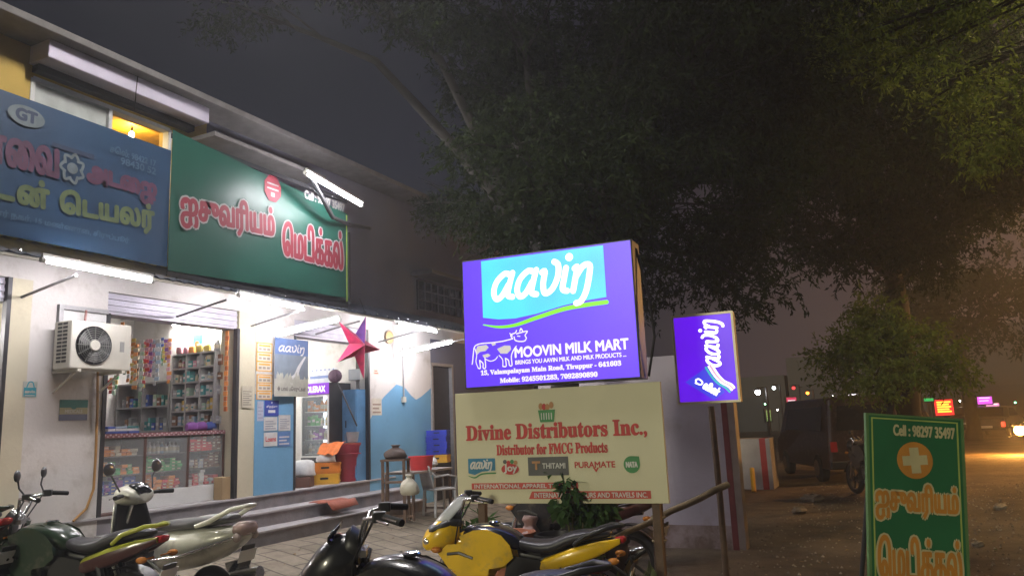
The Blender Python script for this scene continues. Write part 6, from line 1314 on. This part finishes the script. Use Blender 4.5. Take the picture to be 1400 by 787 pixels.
lamp('white lamp above the far shops in the middle', 1215, 540, 36, (1, .97, .9), 40, .10); lamp('small orange lamp beside the tall pink sign', 1104, 537, 44, (1, .28, .03), 8, .09); lamp('red lamp glowing over the tall pink sign', 1085, 530, 46, (.9, .05, .05), 3, .10)
lamp('sodium lamp glowing orange low at the right edge of the frame', 1394, 588, 24, (1, .42, .08), 60, .16, lit=1600)
lamp('unseen tall sodium street lamp added beyond the right edge of the frame lighting the dirt', 1500, 330, 17, (1, .50, .16), 60, .14, lit=1500)  # unseen lamp added for orange light on the dirt and small tree
lamp('unseen tall street lamp added off to the right lighting the leaves', 1470, -60, 10.5, (1, .78, .35), 40, .12, lit=500)  # unseen lamp added for the light on the upper right leaves
# parked van, car and far bikes in the dark
def vehicle(name, label, cat, px, py, dd, rz, L_, W_, H_, paint, kind='van', lights=None):
    q = DP(px, py, dd); t = thing(name, label, cat, (q.x, q.y, GZ), rz); k = .32
    if kind == 'van': body = [(-L_/2, k, .0), (-L_/2, .98, .0), (L_*.30, .98, 0), (L_*.42, .55, 0), (L_/2, .48, 0), (L_/2, k, 0)]
    else: body = [(-L_/2, .32, 0), (-L_/2*.98, .62, 0), (-L_*.34, .66, 0), (-L_*.22, .98, 0), (L_*.08, 1.0, 0), (L_*.24, .66, 0), (L_*.46, .58, 0), (L_/2, .40, 0), (L_/2, .28, 0)]
    out = [(x, (z if z > k+.001 and kind == 'car' else z)*H_ if z <= 1.0 and not (kind == 'van' and z == k) else z) for x, z, _ in body]
    out = [(x, max(.28, z)) for x, z in out]; n = len(out); mb = MB(); rings = []
    for yy, s_ in ((-W_/2, .97), (-W_/2*.92, 1), (W_/2*.92, 1), (W_/2, .97)): rings.append([Vector((x*s_, yy*(1 if z < H_*.7 else .88), .28+(z-.28)*s_)) for x, z in out])
    mb.loft(rings); mb.build('body', paint, t, bevel=.03)
    g_ = M['dark_glass']
    if kind == 'van':
        mb = MB(); mb.quad((-L_/2-.005, -W_*.36, H_*.60), (-L_/2-.005, W_*.36, H_*.60), (-L_/2-.005, W_*.32, H_*.88), (-L_/2-.005, -W_*.32, H_*.88)); mb.build('rear_window', g_, t)
        for s_ in (-1, 1): mb = MB(); mb.quad((-L_*.42, s_*(W_/2+.006), H_*.6), (L_*.28, s_*(W_/2+.006), H_*.6), (L_*.24, s_*(W_*.45), H_*.88), (-L_*.42, s_*(W_*.45), H_*.88)); mb.build('side_window', g_, t)
    else:
        for s_ in (-1, 1): mb = MB(); mb.quad((-L_*.28, s_*(W_/2+.004), H_*.68), (L_*.18, s_*(W_/2+.004), H_*.68), (L_*.06, s_*(W_*.455), H_*.94), (-L_*.2, s_*(W_*.455), H_*.94)); mb.build('side_window', g_, t)
        mb = MB(); mb.quad((-L_*.345, -W_*.38, H_*.69), (-L_*.345, W_*.38, H_*.69), (-L_*.235, W_*.34, H_*.95), (-L_*.235, -W_*.34, H_*.95)); mb.build('rear_window', g_, t)
    for x in (-L_*.31, L_*.33):
        for s_ in (-1, 1):
            mb = MB(); mb.lathe([(.001, -.09), (.22, -.10), (.31, -.08), (.32, 0), (.31, .08), (.22, .10), (.001, .09)], (x, s_*(W_/2-.08), .32), 'Y', 24); w_ = mb.build('wheel', M['rubber'], t, smooth=True); mb = MB(); mb.lathe([(.001, -.012), (.19, -.012), (.19, .012), (.001, .012)], (x, s_*(W_/2+.025), .32), 'Y', 18); mb.build('rim', M['steel'], w_)
    for s_ in (-1, 1):
        mb = MB(); mb.box((-L_/2-.01, s_*W_*.42, H_*.42), (.04, .14, .22)); mb.build('tail_light', emat('tail_glow', (1, .04, .02), lights) if lights else tone('red_lens', (.42, .02, .02)), t)
        mb = MB(); mb.box((L_/2+.0, s_*W_*.36, H_*.36), (.06, .24, .14)); mb.build('headlight', M['chrome'], t)
    mb = MB(); mb.box((-L_/2-.03, 0, .42), (.10, W_*.96, .16)); mb.build('bumper', M['black_plastic'], t, bevel=.02); mb = MB(); mb.box((-L_/2-.085, 0, .50), (.01, .5, .11)); mb.build('number_plate', M['white_paint'], t)
    return t
vehicle('parked_van', 'dark red brown van parked in the gloom under the trees', 'van', 1140, 600, 19, R_(112), 4.2, 1.7, 1.95, paintm('paint_brown', (.035, .015, .012)))
vehicle('parked_car', 'dark car parked beyond the green standing board', 'car', 1230, 585, 26, R_(100), 4.0, 1.65, 1.5, paintm('paint_slate', (.05, .045, .05)), 'car')
vehicle('car', 'far car with glowing red tail lights on the road at the right', 'car', 1362, 572, 38, R_(72), 4.0, 1.65, 1.45, paintm('paint_slate', (.05, .045, .05)), 'car', 4)
vehicle('car', 'farther car with red tail lights left of the sodium lamp', 'car', 1330, 570, 46, R_(72), 4.0, 1.65, 1.45, paintm('paint_slate', (.05, .045, .05)), 'car', 3)
motorbike('dark motorbike parked beside the van under the trees', (DP(1168, 640, 12.5).x+.2, DP(1168, 640, 12.5).y+2.2, GZ), 120, bk, bk, bk, 'naked', .3, mirror=False)
for k, (px, py, dd, s_) in enumerate(((1108, 655, 14, .16), (1090, 668, 12.5, .12), (1150, 755, 7.2, .05), (1240, 640, 15, .14), (1330, 690, 9, .07), (960, 770, 7.0, .10), (1000, 765, 7.0, .07), (1362, 655, 12, .1))):
    q = DP(px, py, dd); mb = MB(); mb.ball((0, 0, s_*.3), s_, 9, sq=(1.2, .9, .55)); 
    for i in range(len(mb.v)): v = mb.v[i]; f = 1+random.uniform(-.16, .16); mb.v[i] = (v[0]*f, v[1]*f, v[2]*f)
    o = mb.build('stone', tone('field_stone', (.22, .18, .14), bump=.4)); o.location = (q.x, q.y, GZ); o.rotation_euler.z = k
    tag(o, ['grey stone below the striped wall end', 'flat stone nearest the striped wall end', 'small pebble in the middle of the dark ground', 'rough stone in the dark behind the green board', 'small stone right of the green board', 'stone at the foot of the leaning sign pole', 'smaller stone by the leaning sign pole', 'stone on the orange lit ground at right'][k], 'stone', 'stones on the dirt')

# unseen twin tube street lamp added above the frame to light facade and forecourt
sl = Vector((-4.8, 5.1, 7.5)); t = thing('street_lamp', 'unseen hooded twin tube street lamp added high over the forecourt for its light', 'street lamp', sl)
for k in (-.07, .07): mb = MB(); mb.tube([sl+Vector((-.6, k, 0)), sl+Vector((.6, k, 0))], .02, 10); mb.build('tube', emat('lamp_tube_glow', (1, .95, .92), LAMP), t, world=True)
mb = MB(); A_, B_, C_, D_ = Vector((-.7, -.16, .08)), Vector((.7, -.16, .08)), Vector((.7, .20, .08)), Vector((-.7, .20, .08)); dn = Vector((0, .03, -.24))
mb.quad(sl+A_, sl+B_, sl+C_, sl+D_); mb.quad(sl+D_, sl+C_, sl+C_+dn, sl+D_+dn); mb.quad(sl+B_, sl+C_, sl+C_+dn, sl+B_+Vector((0, 0, -.24)))
o = mb.build('hood', M['white_paint'], t, world=True); o.modifiers.new('thick', 'SOLIDIFY').thickness = .01  # hood sides shaped to keep the added light off the trees
mb = MB(); mb.tube([sl+Vector((0, 0, .09)), sl+Vector((.3, .1, 1.6))], .008, 6); mb.build('cable', M['black_plastic'], t, world=True)
# ------------------------------------------------------------------ night haze
mb = MB(); mb.bb((-125, -125, -1.5), (125, 125, 15)); hz = mb.build('haze', []); hz['kind'] = 'stuff'
hm = bpy.data.materials.new('night_haze'); hm.use_nodes = True; hn = hm.node_tree.nodes; hn.clear(); ho = hn.new('ShaderNodeOutputMaterial'); pv = hn.new('ShaderNodeVolumePrincipled')
pv.inputs['Color'].default_value = (.80, .82, .88, 1); pv.inputs['Density'].default_value = HAZE; pv.inputs['Anisotropy'].default_value = .35
hm.node_tree.links.new(pv.outputs[0], ho.inputs['Volume']); hz.data.materials.append(hm)

# ------------------------------------------------------------------ grit, dry leaves and scraps on the ground
g_ = np.random.default_rng(31)
def scatter(name, label_kind, n, xr_, yr_, mk, mats):
    mb = MB()
    for k in range(n):
        x, y = g_.uniform(*xr_), g_.uniform(*yr_)**1.0; mk(mb, x, y, gz(x, y))
    o = mb.build(name, mats); o['kind'] = 'stuff'; return o
def pebble(mb, x, y, z):
    r_ = g_.uniform(.006, .022); a_ = g_.uniform(0, 6); vs = [(x+r_*math.cos(a_+1.57*k)*g_.uniform(.7, 1.3), y+r_*math.sin(a_+1.57*k)*g_.uniform(.7, 1.3), z-.004) for k in range(4)]+[(x, y, z+r_*.9)]
    mb.add(vs, [(0, 1, 4), (1, 2, 4), (2, 3, 4), (3, 0, 4)], int(g_.integers(0, 2)))
scatter('gravel', None, 5200, (-1.9, 7), (5.2, 19), pebble, [tone('grit_pale', (.30, .25, .19)), tone('grit_dark', (.12, .09, .07))])
def dryleaf(mb, x, y, z):
    a_ = g_.uniform(0, 6.28); L_ = g_.uniform(.03, .075); w_ = L_*.4; ca, sa = math.cos(a_), math.sin(a_); h = g_.uniform(.006, .02)
    mb.add([(x, y, z+.006), (x+ca*L_*.5-sa*w_*.5, y+sa*L_*.5+ca*w_*.5, z+h+.004), (x+ca*L_, y+sa*L_, z+.008), (x+ca*L_*.5+sa*w_*.5, y+sa*L_*.5-ca*w_*.5, z+h)], [(0, 3, 2, 1)], int(g_.integers(0, 3)))
scatter('dry_leaves', None, 1500, (-7.4, 6), (4.5, 17), dryleaf, [tone('dry_leaf_tan', (.30, .20, .09)), tone('dry_leaf_brown', (.14, .08, .04)), tone('dry_leaf_green', (.10, .12, .04))])

# ------------------------------------------------------------------ string of small distant lights along the road
DL = [(1046, 552, 'green', (.3, 1, .4), .05), (1063, 560, 'white', (1, .95, .9), .05), (1124, 549, 'amber', (1, .6, .15), .05), (1138, 541, 'white', (1, .97, .95), .045), (1150, 556, 'red', (1, .08, .05), .05), (1226, 552, 'amber', (1, .55, .12), .05), (1240, 545, 'blue', (.2, .35, 1), .05), (1252, 556, 'white', (1, .95, .9), .045), (1312, 548, 'white', (1, .9, .8), .06), (1318, 558, 'red', (1, .06, .04), .06), (1327, 551, 'amber', (1, .5, .1), .06), (1352, 563, 'amber', (1, .45, .1), .08), (1368, 567, 'red', (1, .1, .05), .07), (1372, 556, 'white', (1, .95, .9), .06), (1384, 560, 'amber', (1, .5, .12), .09), (1388, 550, 'green', (.2, 1, .5), .05)]
WH = ['lowest beside the wall end', 'just under the lamps near the pink sign', 'right of the pink sign', 'over the van roof', 'low behind the van', 'left of the small tree foot', 'alone among the warmer ones', 'near the top edge of the green board', 'right after the led board', 'low right of the led board', 'between led board and magenta sign', 'below the magenta sign', 'low beside the sodium lamp', 'under the cyan sign', 'close above the sodium lamp', 'above the sodium lamp']
for k, (px, py, nm, col, rr) in enumerate(DL):
    c = DP(px, py, 48); t = thing('distant_light', 'tiny %s light far down the road, %s' % (nm, WH[k]), 'light', (c.x, c.y, GZ), 0, 'distant lights down the road')
    mb = MB(); mb.ball(c, rr, 8); mb.build('bulb', emat('distant_'+nm, col, 14), t, world=True); mb = MB(); mb.tube([(c.x, c.y+.1, GZ), (c.x, c.y+.1, c.z)], .03, 6); mb.build('pole', M['dark_metal'], t, world=True)
